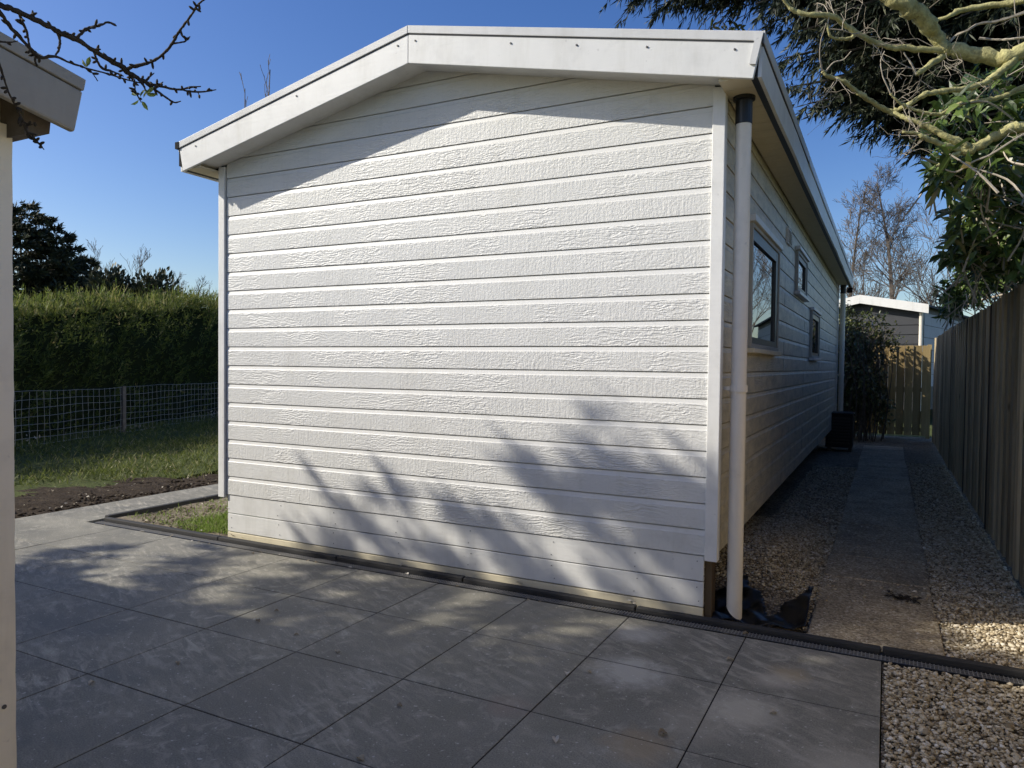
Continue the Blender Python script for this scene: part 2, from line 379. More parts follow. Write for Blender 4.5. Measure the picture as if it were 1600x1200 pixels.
def tag(o, label=None, cat=None, group=None, kind=None):
    if label: o['label'] = label
    if cat: o['category'] = cat
    if group: o['group'] = group
    if kind: o['kind'] = kind
    return o
def thing(name, loc, label, cat, group=None):
    o = bpy.data.objects.new(name, None); COL.objects.link(o); o.location = loc; o.empty_display_size = .2
    return tag(o, label, cat, group)
def struct(o): o['kind'] = 'structure'; return o
def bevel(o, wdt=.003, seg=1):
    md = o.modifiers.new('bevel', 'BEVEL'); md.width = wdt; md.segments = seg; md.limit_method = 'ANGLE'; md.angle_limit = R(40); return o

# ------------------------------------------------------------------ ground, patio, paths
g = MB(); g.raw([(-260, -260, -.06), (260, -260, -.06), (260, 260, -.06), (-260, 260, -.06)], [(0, 1, 2, 3)])
struct(g.build('ground', M['turf']))
def sheet(x0, x1, y0, y1, step, hf):
    nx = max(2, int(round((x1-x0)/step))+1); ny = max(2, int(round((y1-y0)/step))+1)
    X, Y = np.meshgrid(np.linspace(x0, x1, nx), np.linspace(y0, y1, ny)); Z = hf(X, Y)
    V = np.stack([X, Y, Z], -1).reshape(-1, 3)
    F = [(j*nx+i, j*nx+i+1, (j+1)*nx+i+1, (j+1)*nx+i) for j in range(ny-1) for i in range(nx-1)]
    return V, F
def sstep(a, b, x): t = np.clip((x-a)/(b-a), 0, 1); return t*t*(3-2*t)
# patio of 60 cm tiles with open joints
TX0, TY0, TS, JN = .782, -.150, .604, .0055
pat = MB(); pat.box((-5.72, -5.6, -.05), (TX0-.006, TY0-.004, -.0022), .5)
struct(pat.build('patio_joints', M['joint']))
tl = MB()
def tile(xa, xb, ya, yb):
    dz = random.uniform(-.0008, .0008); b = .0012; r = random.random()
    xa += JN/2; xb -= JN/2; ya += JN/2; yb -= JN/2
    zt = .0+dz
    V = [(xa, ya, -.02), (xb, ya, -.02), (xb, yb, -.02), (xa, yb, -.02), (xa, ya, zt-b), (xb, ya, zt-b), (xb, yb, zt-b), (xa, yb, zt-b),
         (xa+b, ya+b, zt), (xb-b, ya+b, zt), (xb-b, yb-b, zt), (xa+b, yb-b, zt)]
    F = [(0, 1, 5, 4), (1, 2, 6, 5), (2, 3, 7, 6), (3, 0, 4, 7), (4, 5, 9, 8), (5, 6, 10, 9), (6, 7, 11, 10), (7, 4, 8, 11), (8, 9, 10, 11)]
    tl.raw(V, F, r)
for i in range(9):
    for j in range(9):
        tile(TX0-TS*(i+1), TX0-TS*i, TY0-TS*(j+1), TY0-TS*j)
for j in range(9): tile(-5.72, TX0-TS*9-.001, TY0-TS*(j+1), TY0-TS*j)
struct(tl.build('patio', M['tile']))
pl = MB(); tl = pl
for j in range(16): tile(-5.72, -5.10, TY0+TS*j, TY0+TS*(j+1))
pj = MB(); pj.box((-5.71, TY0, -.05), (-5.11, TY0+TS*16, -.0022), .5); struct(pj.build('garden_path_joints', M['joint']))
struct(pl.build('garden_path', M['tile']))
# gravel strips
def gravel_h(X, Y):
    mound = .15*sstep(.30, .85, Y)*sstep(.44, .10, X)*np.exp(-((Y-1.1)/1.3)**2)
    pit = -.05*sstep(.45, .15, Y)*sstep(-.02, .04, Y)*sstep(.46, .36, X)
    return -.008+mound+pit+.006*np.sin(X*17+Y*5)*np.sin(Y*13)
V, F = sheet(-.9, 1.6, .0, 12.6, .06, gravel_h); b = MB(); b.raw(V, F, .5); struct(b.build('gravel_strip', M['gravelbed'], smooth=True))
V, F = sheet(TX0+.002, 3.2, -6, -.152, .1, lambda X, Y: -.012+.004*np.sin(X*15)*np.sin(Y*17)); b = MB(); b.raw(V, F, .5)
struct(b.build('gravel_bed', M['gravelbed'], smooth=True))
# slab path through the side passage
sb = MB()
for j in range(17):
    y0 = .03+j*.60; dz = random.uniform(-.003, .003); sk = random.uniform(-.008, .008)
    sb.box((.44+sk, y0, -.03), (1.04+sk, y0+.594, .006+dz))
o = struct(sb.build('slab_path', M['slab'])); bevel(o, .006, 2)
# soil and lawn on the left
rs = np.random.default_rng(3)
def bumpy(a, f): 
    ph = rs.random(4)*6
    return lambda X, Y: a*(np.sin(X*f+ph[0])*np.sin(Y*f*1.3+ph[1])+.6*np.sin(X*f*2.3+ph[2]+Y)*np.sin(Y*f*2.1+ph[3]))
hb = bumpy(.012, 5)
def soil_edge(Y): return np.clip(-7.35+(Y-.2)*.62, -7.6, -6.0)+.10*np.sin(Y*4.1)+.06*np.sin(Y*11+1)
V, F = sheet(-8.2, -5.715, -3, 9.5, .06, lambda X, Y: -.041+hb(X, Y)*1.3*sstep(-5.7, -5.95, X)+.02*sstep(-5.75, -6.1, X)+.035*sstep(-.25, .1, X-soil_edge(Y))-.05*sstep(.0, -.35, X-soil_edge(Y))+.012*np.sin(X*31+Y*17)*np.sin(Y*37)); b = MB(); b.raw(V, F, .5); struct(b.build('soil_strip', M['soil'], smooth=True))
hl = bumpy(.015, 2.1)
def lawn_h(X, Y): return -.012+.03*sstep(-6.2, -7, X)+hl(X, Y)
V, F = sheet(-17, -6.5, -4, 16, .25, lawn_h); b = MB(); b.raw(V, F, .5); struct(b.build('lawn', M['turf'], smooth=True))
V, F = sheet(-5.02, -3.6, .02, 5, .07, lambda X, Y: -.004+hb(X, Y)*.9); b = MB(); b.raw(V, F, .5); struct(b.build('soil_bed', M['sand'], smooth=True))

# gravel stones: uncountable
def icosphere():
    bm = bmesh.new(); bmesh.ops.create_icosphere(bm, subdivisions=1, radius=1.0)
    v = np.array([x.co[:] for x in bm.verts]); f = [[q.index for q in p.verts] for p in bm.faces]; bm.free(); return v, np.array(f)
IV, IF = icosphere()
def stones(P, size, name, label, m='stone', cat='gravel'):
    n = len(P); S = size*np.clip(np.exp(rng.normal(size=(n, 1))*.34)*.92, .4, 2.1)*np.stack([.9+.5*rng.random(n), .75+.35*rng.random(n), .42+.25*rng.random(n)], 1)
    Vv = IV[None]*(1+.16*rng.normal(size=(n, len(IV), 1)))*S[:, None, :]
    a = rng.random(n)*6.28; ca, sa = np.cos(a)[:, None], np.sin(a)[:, None]; tilt = rng.normal(size=(n, 1))*.35
    x, y, z = Vv[..., 0], Vv[..., 1], Vv[..., 2]; z2 = z*np.cos(tilt)+x*np.sin(tilt); x2 = x*np.cos(tilt)-z*np.sin(tilt)
    Vv = np.stack([x2*ca-y*sa, x2*sa+y*ca, z2], -1)+P[:, None, :]
    b = MB(); b.v.append(Vv.reshape(-1, 3)); b.n = n*len(IV)
    Fc = (IF[None]+np.arange(n)[:, None, None]*len(IV)).reshape(-1, 3); b.f = Fc.tolist(); b.r = np.repeat(rng.random(n), len(IF))
    o = b.build(name, M[m], smooth=True); tag(o, label, cat, kind='stuff'); return o
def scatter(x0, x1, y0, y1, per_m2, hf, lift):
    n = int((x1-x0)*(y1-y0)*per_m2); X = x0+(x1-x0)*rng.random(n); Y = y0+(y1-y0)*rng.random(n)
    return np.stack([X, Y, hf(X, Y)+lift*rng.random(n)], 1)
flat = lambda X, Y: np.full_like(X, -.008)
P = np.concatenate([scatter(TX0+.012, 1.9, -1.75, -.16, 6600, flat, .010), scatter(1.05, 1.52, .02, 3.6, 6200, gravel_h, .009),
                    scatter(1.05, 1.52, 3.6, 8, 2600, gravel_h, .009)])
stones(P, .0078, 'loose_gravel', 'loose grey-beige gravel beside the patio and along the board fence')
P = np.concatenate([scatter(-.55, .44, .60, 2.8, 6600, gravel_h, .010), scatter(-.1, .44, 2.8, 7, 2800, gravel_h, .008), scatter(.40, 1.04, .03, .2, 700, flat, .012), scatter(.42, 1.07, .2, 3.4, 420, flat, .016), scatter(.40, .52, .1, 4, 1500, flat, .016), scatter(.98, 1.08, .1, 4, 1500, flat, .016)])
stones(P, .0070, 'brown_gravel', 'brown gravel heaped beneath the edge of the white chalet')
_P = scatter(-8, -5.73, -1.2, 6, 330, lambda X, Y: 0*X, .006); _e = _P[:, 0]-soil_edge(_P[:, 1]); _P = _P[(_e > -.15)]
stones(_P, .016, 'soil_clods', 'dark crumbly clods of soil along the garden path', 'soil', 'soil')
_P = scatter(-4.98, -3.7, .06, 2, 420, lambda X, Y: 0*X, .004); stones(_P, .009, 'soil_crumbs', 'pale crumbs of sandy soil around the little grass bed', 'sand', 'soil')
def grass(name, label, P, L, Wd, m, lean=.5):
    n = len(P); D = np.stack([rng.normal(size=n)*lean, rng.normal(size=n)*lean, np.ones(n)], 1); b = MB()
    b.blades(P, D, L*(.5+.9*rng.random(n)), Wd); o = b.build(name, m); tag(o, label, 'grass', kind='stuff'); return o
P = scatter(-14, -5.9, -1.5, 11, 640, lawn_h, .0)
ex = P[:, 0]-soil_edge(P[:, 1]); keep = (rng.random(len(P)) < np.clip(.7-ex*2.6, .0, 1)*np.clip(.6+.5*np.sin(P[:, 0]*1.7+1)*np.sin(P[:, 1]*1.1), .35, 1)); P = P[keep]; P[:, 2] += .01
grass('lawn_grass', 'dark rough grass between the soil strip and the wire fence', P, .085, .012, M['grass'], .8)
P = scatter(-4.95, -3.62, .08, 2.6, 9500, lambda X, Y: -.01+hb(X, Y)*.9, 0)
edge = -4.42-.12*np.sin(P[:, 1]*6)-.22*sstep(.2, 1.0, P[:, 1]); prob = np.clip((P[:, 0]-edge)/.40, .07, 1); P = P[rng.random(len(P)) < prob]; P[:, 2] += .004
grass('bed_grass', 'bright green grass growing beside the corner of the chalet', P, .046, .006, M['brightgrass'], .75)

# ------------------------------------------------------------------ kerb strips and drainage channel
KG = 'black edging strips along the drain'
xs = [1.95, .78, -.42, -1.52, -2.52, -3.66, -5.02]
for i in range(len(xs)-1):
    a, bx = xs[i+1]+.004, xs[i]-.004
    k = MB(); j = random.uniform(-.003, .003); k.box((a, -.058+j, -.06), (bx, -.012+j, .026+random.uniform(-.003, .003)))
    lab = ['black edging strip at the right end of the drain, beside the board fence', 'black edging strip crossing the foot of the slab path', 'black edging strip under the right half of the white gable wall',
           'black edging strip under the middle of the white gable wall', 'black edging strip under the left part of the white gable wall', 'black edging strip in front of the little grass bed'][i]
    kk = k.build('edging_strip', M['kerb'], origin=((a+bx)/2, -.03, 0)); tag(kk, lab, 'kerb', KG); bevel(kk, .005, 2)
for i, (ya, yb) in enumerate(((0.0, .98), (.99, 1.97), (1.98, 2.96))):
    k = MB(); k.box((-5.085, ya, -.06), (-5.035, yb, .03)); kk = k.build('edging_strip', M['kerb'], origin=(-5.06, (ya+yb)/2, 0))
    tag(kk, ['black edging strip beside the garden path, nearest the drain', 'black edging strip beside the garden path, middle one left of the chalet', 'black edging strip beside the garden path, farthest from the drain'][i], 'kerb', KG); bevel(kk, .005, 2)
dr = thing('drainage_channel', (-1.6, -.105, 0), 'narrow black slotted drain between the patio tiles and the edging strips', 'drain')
c = MB(); c.box((-5.02, -.143, -.06), (1.95, -.066, -.035)); c.box((-5.02, -.147, -.06), (1.95, -.139, .002)); c.box((-5.02, -.070, -.06), (1.95, -.062, .004)); c.build('channel', M['black'], dr)
c = MB(); x = -5.015
while x < 1.94:
    c.box((x, -.139, -.0028), (x+.0042, -.070, .0005)); x += .0165
for y in (-.1235, -.1045, -.0855): c.box((-5.02, y-.0019, -.0025), (1.95, y+.0019, .0012))
c.build('grate', M['grate'], dr)

# ------------------------------------------------------------------ the white chalet
XL, XR, LEN = -3.70, 0.0, 9.95
XM = -1.852; RS = .2135; PK = 3.384
def roof_z(x): return PK-RS*abs(x-XM)
ch = thing('white_chalet', (XM, LEN/2, 0), 'white weatherboarded chalet with a low gable roof, filling the middle of the view', 'chalet')
def siding_profile(ztop):
    """(height, outward) outline of the double-lap boards from bottom to top."""
    out = []; k = 8
    while True:
        z = ZL0-k*PITCHZ
        out += [(z, -.018), (z, .0), (z+.108, .0), (z+.1290, -.0045), (z+.1328, -.0045), (z+.1328, -.018)]
        k -= 1
        if z+PITCHZ > ztop: break
    return out
def siding_wall(name, a, b, axis, face, ztop, seams=(), clip=False):
    pr = siding_profile(ztop); bm = bmesh.new()
    stations = np.arange(a, b+.001, .31); stations = np.append(stations, b) if stations[-1] < b-.01 else stations
    vs = []
    for t in stations:
        col = []
        for i, (z, o) in enumerate(pr):
            wv = random.uniform(-.0016, .0014)
            p = (t, -o+0.0, z+(wv if i % 6 in (0, 1) else 0)) if axis == 'x' else (face+o, t, z+(wv if i % 6 in (0, 1) else 0))
            col.append(bm.verts.new(p))
        vs.append(col)
    for i in range(len(vs)-1):
        for j in range(len(pr)-1): bm.faces.new((vs[i][j], vs[i+1][j], vs[i+1][j+1], vs[i][j+1]))
    if clip:
        for sgn in (1, -1):
            bmesh.ops.bisect_plane(bm, geom=bm.verts[:]+bm.edges[:]+bm.faces[:], plane_co=(XM, 0, PK-.075), plane_no=(sgn*RS, 0, 1), clear_outer=True)
    bm.normal_update()
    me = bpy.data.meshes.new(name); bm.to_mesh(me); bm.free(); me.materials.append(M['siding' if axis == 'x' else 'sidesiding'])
    o = bpy.data.objects.new(name, me); COL.objects.link(o); o.parent = ch; o.location = (-ch.location.x, -ch.location.y, 0)
    return o
def world_mesh(b, name, m, parent, smooth=False):
    """A part whose mesh keeps world coordinates (so its texture runs on over the whole thing)."""
    V = np.concatenate(b.v); me = bpy.data.meshes.new(name); me.from_pydata(V.tolist(), [], b.f); me.update()
    a_ = me.attributes.new('rnd', 'FLOAT', 'FACE'); a_.data.foreach_set('value', np.array(b.r, dtype=np.float32)); me.materials.append(m)
    o = bpy.data.objects.new(name, me); COL.objects.link(o); o.parent = parent; l = Vector((0, 0, 0)); p = parent
    while p is not None: l = l+p.location; p = p.parent
    o.location = -l; return o
siding_wall('front_wall', -3.63, -.055, 'x', 0, 3.2, clip=True)
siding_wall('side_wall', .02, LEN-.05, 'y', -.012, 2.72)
b = MB()   # inner body, rear and far walls
b.prism([(-3.66, .34), (-.03, .34), (-.03, 2.80), (XM, 3.19), (-3.66, 2.80)], 'y', .02, LEN-.02); b.build('wall_core', M['white'], ch)
b = MB(); b.box((-3.5, .3, .0), (-.30, LEN-.3, .33)); b.build('underfloor_shade_block', M['blackmatt'], ch)  # open under the floor; a black block stands in for the shade
# seams between the side boards
b = MB()
for k in range(-9, 9):
    z = ZL0-k*PITCHZ
    if z+.13 > 2.72: continue
    for y in ((2.67, 6.28) if (k//2) % 2 == 0 else (.95 if k > 3 else 4.35, 4.35, 8.0)):
        b = MB(); b.box((-.0125, y-.0025, z+.002), (-.0105, y+.0025, z+.105)); b.build('board_seam', M['seam'], ch)
def corner(x0, x1, y0, y1, zb, zt): 
    b = MB(); b.box((x0, y0, zb), (x1, y1, zt)); o = b.build('corner_board', M['white'], ch); bevel(o, .004, 2)
corner(-.062, 0.004, -.016, .046, .318, 2.79); corner(-3.704, -3.640, -.016, .046, .318, 2.79)
corner(-.05, .004, LEN-.06, LEN+.01, .33, 2.78); corner(-3.704, -3.64, LEN-.06, LEN+.01, .33, 2.78)
# skirting planks
for z0, z1, m in ((.202, .337, 'skirt'), (.064, .197, 'skirt'), (.0, .058, 'beige')):
    b = MB(); b.box((-3.625, .004+random.uniform(0, .003), z0), (-.068, .024, z1)); o = b.build('skirting_plank', M[m], ch); bevel(o, .003, 2)
    if m == 'beige': o['label'] = 'bare beige timber plank along the foot of the wall'
    nl = MB()
    for x in (-3.60, -3.1, -2.6, -2.05, -1.5, -.95, -.45, -.085):
        for zz in (z0+.03, z1-.03):
            if m == 'skirt': nl = MB(); xj = x+random.uniform(-.02, .02); nl.tube([(xj, .006, zz), (xj, .0028, zz)], .0028, 6); nl.build('nail', M['screw'], o)
b = MB(); b.box((-.066, .03, -.02), (-.03, .12, .318)); b.build('foundation_post', M['brown'], ch)
# roof
def gable_strip(d0, d1, x0, x1):
    """Outline in x,z of a band below the roof line between depths d0 and d1 with ends cut square to the slope."""
    n = math.hypot(1, RS); sx = RS/n
    return [(x0+sx*d0, roof_z(x0)-d0*1/n*1), (XM, PK-d0*n), (x1-sx*d0, roof_z(x1)-d0/n), (x1-sx*d1, roof_z(x1)-d1/n), (XM, PK-d1*n), (x0+sx*d1, roof_z(x0)-d1/n)]
XE0, XE1 = -3.902, .213
rf = MB()
for (xa, xb) in ((XE0, XM), (XM, XE1)):
    za, zb = roof_z(xa), roof_z(xb)
    rf.raw([(xa, -.205, za), (xb, -.205, zb), (xb, LEN+.2, zb), (xa, LEN+.2, za), (xa, -.205, za-.05), (xb, -.205, zb-.05), (xb, LEN+.2, zb-.05), (xa, LEN+.2, za-.05)],
           [(0, 1, 2, 3), (7, 6, 5, 4), (0, 4, 5, 1), (3, 2, 6, 7), (0, 3, 7, 4), (1, 5, 6, 2)])
roof = rf.build('roof', M['bitumen'], ch)
def band(name, d0, d1, y0, y1, m, xa, xb, par):
    b = MB()
    full = gable_strip(d0, d1, XE0, XE1)
    t0, t1, t2, b2, b1, b0 = full
    poly = [t0, (t1[0]-.0012, t1[1]), (b1[0]-.0012, b1[1]), b0] if xa == 'l' else [(t1[0]+.0012, t1[1]), t2, b2, (b1[0]+.0012, b1[1])]
    b.prism(poly, 'y', y0, y1); return b.build(name, M[m], par)
for sd_ in 'lr':
    f = band('gable_fascia', .044, .2155, -.203, -.182, 'fascia', sd_, 0, ch); bevel(f, .003, 2)
    tr_ = band('edge_trim', -.004, .0425, -.211, -.18, 'trim', sd_, 0, roof); bevel(tr_, .003, 2)
    sc_ = MB()
    for x in ((-3.72, -2.75, -1.93) if sd_ == 'l' else (-1.80, -1.15, -.75, -.36, .08)):
        sc_ = MB(); z = roof_z(x)-.085; sc_.tube([(x, -.2025, z), (x, -.2085, z)], [.0062, .0048], 8); sc_.build('screw', M['screw'], f)
b = MB(); n_ = math.hypot(1, RS)   # the trim folded down at the right end of the gable
b.prism([(XE1+.001, roof_z(XE1)), (XE1+.001-.034, roof_z(XE1)+.007), (XE1-.062, roof_z(XE1)-.142), (XE1-.033, roof_z(XE1)-.148)], 'y', -.2135, -.2045); b.build('corner_trim', M['trim'], roof)
for (xa, xb) in ((XE0+.05, XM), (XM, XE1-.05)):   # underside of the gable overhang
    b = MB(); za, zb = roof_z(xa)-.196, roof_z(xb)-.196
    b.raw([(xa, -.181, za), (xb, -.181, zb), (xb, -.001, zb), (xa, -.001, za), (xa, -.181, za+.012), (xb, -.181, zb+.012), (xb, -.001, zb+.012), (xa, -.001, za+.012)],
          [(3, 2, 1, 0), (4, 5, 6, 7), (0, 1, 5, 4), (2, 3, 7, 6), (0, 4, 7, 3), (1, 2, 6, 5)]); b.build('gable_soffit', M['white'], ch)
b = MB(); nseg = 14
for sgn in (1, -1):
    X = (lambda v: v) if sgn > 0 else (lambda v: 2*XM-v)
    s_ = MB()
    for i in range(int(LEN/.145)):
        y = -.18+i*.145; s_.box((min(X(0), X(.16)), y, 2.752), (max(X(0), X(.16)), y+.142, 2.766))
    s_.build('eave_soffit', M['soffit'], ch)
    fb = MB(); ys = np.linspace(-.18, LEN+.2, nseg+1); wob = np.array([random.uniform(-.004, .004) for _ in ys]); wz = np.array([random.uniform(-.006, .006) for _ in ys]); wob[0] = wz[0] = 0
    V = []
    for y, a, z in zip(ys, wob, wz):
        V += [(X(.186+a), y, 2.742+z), (X(.203+a), y, 2.742+z), (X(.209+a), y, 2.885+z), (X(.192+a), y, 2.885+z)]
    F = []
    for i in range(nseg):
        o4 = i*4; F += [(o4+k, o4+(k+1) % 4, o4+4+(k+1) % 4, o4+4+k) for k in range(4)]
    F += [(3, 2, 1, 0), tuple(nseg*4+k for k in range(4))]
    fb.raw(V, F); fb.build('eave_fascia', M['fascia'], ch)
    gb = MB(); gb.box((min(X(.150), X(.186)), -.17, 2.75), (max(X(.150), X(.186)), LEN+.19, 2.86)); gb.build('gutter', M['black'], ch)
    tb = MB()
    for i in range(9):
        y0 = -.19+i*1.14; zz = random.uniform(-.005, .006); xx = random.uniform(-.003, .004)
        tb.box((min(X(.195), X(.217+xx)), y0, 2.890+zz), (max(X(.195), X(.217+xx)), min(y0+1.136, LEN+.21), 2.951+zz))
    tb.build('eave_trim', M['trim'], roof)
b = MB(); b.box((XE0-.025, -.215, roof_z(XE0)-.045), (XE0+.012, -.05, roof_z(XE0)+.004)); b.box((XE0+.0, -.2, roof_z(XE0)-.17), (XE0+.025, -.05, roof_z(XE0)-.04)); b.build('gutter_end', M['joint'], ch)
b = MB(); b.box((.12, LEN+.12, 2.66), (.205, LEN+.22, 2.742)); b.build('gutter_end', M['joint'], ch)
# downpipes
def downpipe(y, zb, slant):
    p = MB(); th = np.arange(20)*2*math.pi/20; r = .0405; X0 = .078
    top = [(X0+r*math.cos(a), y+r*math.sin(a), 2.625) for a in th]; bot = [(X0+r*math.cos(a), y+r*math.sin(a), zb-slant*math.cos(a+.5)) for a in th]
    p.raw(top+bot, [(i, i+20, (i+1) % 20+20, (i+1) % 20) for i in range(20)])
    pi = [(X0+(r-.003)*math.cos(a), y+(r-.003)*math.sin(a), zb-slant*math.cos(a+.5)) for a in th]; pt = [(x_, y_, zb+.3) for (x_, y_, _) in pi]
    p.raw(bot+pi+pt, [(i, i+20, (i+1) % 20+20, (i+1) % 20) for i in range(20)]+[(i+20, i+40, (i+1) % 20+40, (i+1) % 20+20) for i in range(20)])
    d = p.build('downpipe', M['pvc'], ch, smooth=True)
    c_ = MB(); c_.tube([(X0, y, 2.752), (X0, y, 2.735), (X0, y, 2.73), (X0, y, 2.628), (X0, y, 2.61)], [.056, .056, .0435, .0435, .0435], 20)
    c_.build('connector', M['black'], d, smooth=False)
    k = MB()
    k.tube([(X0, y, 1.212), (X0, y, 1.246)], .0475, 20); k.box((.0, y-.010, 1.222), (X0-.03, y+.004, 1.238)); k.box((X0-.062, y-.028, 1.220), (X0-.04, y-.018, 1.240))
    k.build('bracket', M['pvc'], d); return d
downpipe(.088, .045, .035); downpipe(LEN-.22, .10, .0)
# windows in the side wall
def window(y0, y1, z0, z1, hood, sash_w):
    fr = MB(); f = .028
    fr.box((-.03, y0, z0), (.018, y0+f, z1)); fr.box((-.03, y1-f, z0), (.018, y1, z1)); fr.box((-.03, y0+f, z1-f), (.0175, y1-f, z1)); fr.box((-.03, y0+f, z0), (.0175, y1-f, z0+f))
    w_ = fr.build('window', M['seam'], ch); bevel(w_, .003, 1)
    a0, a1, c0, c1 = y0+f, y1-f, z0+f, z1-f
    s = MB(); q = sash_w; s.box((-.03, a0, c0), (.008, a0+q*.5, c1)); s.box((-.03, a1-q, c0), (.008, a1, c1)); s.box((-.03, a0+q*.5, c1-q*.6), (.0075, a1-q, c1)); s.box((-.03, a0+q*.5, c0), (.0075, a1-q, c0+q*.35))
    s.build('sash', M['sash'], w_)
    g_ = MB(); g_.box((-.02, a0+q*.5, c0+q*.35), (-.008, a1-q, c1-q*.6)); g_.build('pane', M['glass'], w_)
    h = MB(); h.box((-.01, y0-.02, z1+.001), (.036, y1+.02, z1+hood)); o = h.build('window_hood', M['fascia'], w_); bevel(o, .003, 1)
    l = MB(); l.box((-.01, y0-.02, z0-.032), (.04, y1+.02, z0-.001)); o = l.build('window_sill', M['beige'] if hood > .04 else M['trim'], w_); bevel(o, .003, 1)
window(.83, 2.11, 1.465, 2.245, .045, .12); window(3.38, 4.27, 2.06, 2.44, .035, .08); window(4.92, 5.95, 1.46, 1.99, .035, .09)
v_ = MB(); v_.box((-.012, 2.69, 2.40), (.006, 2.92, 2.53))
vt = v_.build('wall_vent', M['white'], ch); l = MB()
for i in range(6): l.prism([(-.0, 2.412+i*.019), (.016, 2.409+i*.019), (.006, 2.424+i*.019)], 'y', 2.70, 2.91)
l.build('louvres', M['trim'], vt)

# black outdoor unit by the far corner
un = thing('outdoor_unit', (.12, 9.2, 0), 'black box-shaped outdoor unit standing at the far end of the side wall', 'outdoor unit')
b = MB(); b.box((-.10, 9.0, .06), (.30, 9.42, .60)); o = b.build('casing', M['blackmatt'], un); bevel(o, .01, 2)
b = MB(); b.box((-.12, 8.98, .602), (.32, 9.44, .625)); o = b.build('lid', M['black'], un); bevel(o, .006, 2)
b = MB()
for i in range(9): b.box((-.06, 8.985, .12+i*.05), (.26, 8.999, .145+i*.05))
b.build('grille', M['black'], un)
for x in (-.07, .24):
    b = MB(); b.box((x, 9.03, -.01), (x+.05, 9.40, .059)); b.build('foot', M['black'], un)
# sheet of black plastic film crumpled round the foot of the downpipe
def film(X, Y):
    a = X*8+Y*7+2.2*np.sin(Y*6+X*3); c_ = X*13-Y*11+1.7*np.sin(X*8)
    z = .026*np.abs(np.sin(a))+.018*np.abs(np.sin(c_))+.005*np.sin(X*47+Y*39)
    return np.maximum(gravel_h(X, Y), -.05)+.030+z+.045*sstep(.26, .40, X)*sstep(.05, .35, Y)
V, F = sheet(-.24, .43, .035, .58, .012, film)
jt = rng.normal(size=(len(V), 3))*.0012; V = V+jt
cut = [f for f in F if V[f[0]][1] < .40+.16*math.sin(V[f[0]][0]*15+1)+.05*math.sin(V[f[0]][0]*47)]
b = MB(); b.raw(V, cut); o = b.build('plastic_film', M['bag'], smooth=True, origin=(.1, .3, 0)); md = o.modifiers.new('thick', 'SOLIDIFY'); md.thickness = .002
tag(o, 'crumpled black plastic film on the gravel at the foot of the near downpipe', 'plastic film')

# ------------------------------------------------------------------ cream garden shed at the left edge
SX, SY = -1.15, -2.652        # gable fascia plane and eave edge
sh = thing('garden_shed', (-4.2, -3.6, 0), 'cream shed whose wall corner and grey gable board enter at the left edge', 'shed')
SD = 2.6; SXM = SY-SD/2-.12; SPK = 2.087+.2*(SY-SXM)
def shed_z(y): return SPK-.2*abs(y-SXM)
wy0, wy1 = SXM-(SY-.122-SXM), SY-.122
b = MB(); b.prism([(wy0, 0), (wy1, 0), (wy1, shed_z(wy1)-.06), (SXM, SPK-.06), (wy0, shed_z(wy0)-.06)], 'x', -7.0, SX-.17); b.build('wall', M['shed'], sh)
for yy in (wy0-.012, wy1-.10):
    b = MB(); z1 = shed_z(yy+.05)-.165
    ys = np.linspace(0, z1, 40); jj = np.array([random.uniform(-.0012, .0012) for _ in ys])
    V = []
    for z_, j_ in zip(ys, jj): V += [(SX-.172, yy, z_), (SX-.140, yy, z_), (SX-.140, yy+.112+j_, z_), (SX-.172, yy+.112+j_, z_)]
    F = [(i*4+k, i*4+(k+1) % 4, i*4+4+(k+1) % 4, i*4+4+k) for i in range(39) for k in range(4)]+[(3, 2, 1, 0), (156, 157, 158, 159)]
    b.raw(V, F); b.build('corner_board', M['shed'], sh)
b = MB(); b.tube([(SX-.139, wy1-.018, .42), (SX-.1365, wy1-.018, .42)], .006, 8); b.build('nail_head', M['screw'], sh)
r_ = MB()
for ya, yb in ((wy0-.13, SXM), (SXM, SY-.012)):
    r_.raw([(-7.2, ya, shed_z(ya)), (SX-.027, ya, shed_z(ya)), (SX-.027, yb, shed_z(yb)), (-7.2, yb, shed_z(yb)), (-7.2, ya, shed_z(ya)-.045), (SX-.027, ya, shed_z(ya)-.045), (SX-.027, yb, shed_z(yb)-.045), (-7.2, yb, shed_z(yb)-.045)],
           [(0, 1, 2, 3), (7, 6, 5, 4), (0, 4, 5, 1), (3, 2, 6, 7), (0, 3, 7, 4), (1, 5, 6, 2)])
sroof = r_.build('roof', M['bitumen'], sh)
n2 = math.hypot(1, .2)
def shed_strip(d0, d1, half):
    s_ = .2/n2
    if half > 0: return [(SXM+.001, SPK-d0*n2), (SY-s_*d0, shed_z(SY)-d0/n2), (SY-s_*d1, shed_z(SY)-d1/n2), (SXM+.001, SPK-d1*n2)]
    y = 2*SXM-SY
    return [(SXM-.001, SPK-d0*n2), (y+s_*d0, shed_z(SY)-d0/n2), (y+s_*d1, shed_z(SY)-d1/n2), (SXM-.001, SPK-d1*n2)]
for hf in (1, -1):
    b = MB(); b.prism(shed_strip(.030, .145, hf), 'x', SX-.022, SX); o = b.build('gable_fascia', M['shedgrey'], sh); bevel(o, .006, 2)
    b = MB(); b.prism(shed_strip(-.004, .028, hf), 'x', SX-.026, SX+.003); o = b.build('edge_trim', M['shedgrey'], sroof); bevel(o, .002, 1)
b = MB(); b.prism([(SY-.135+.012, shed_z(wy1)-.19), (SY-.06, shed_z(SY)-.148), (SY-.05, shed_z(SY)-.05), (SY-.135+.012, shed_z(wy1)-.062)], 'x', -6.9, SX-.06); b.build('eave_box', M['greybark'], sh)

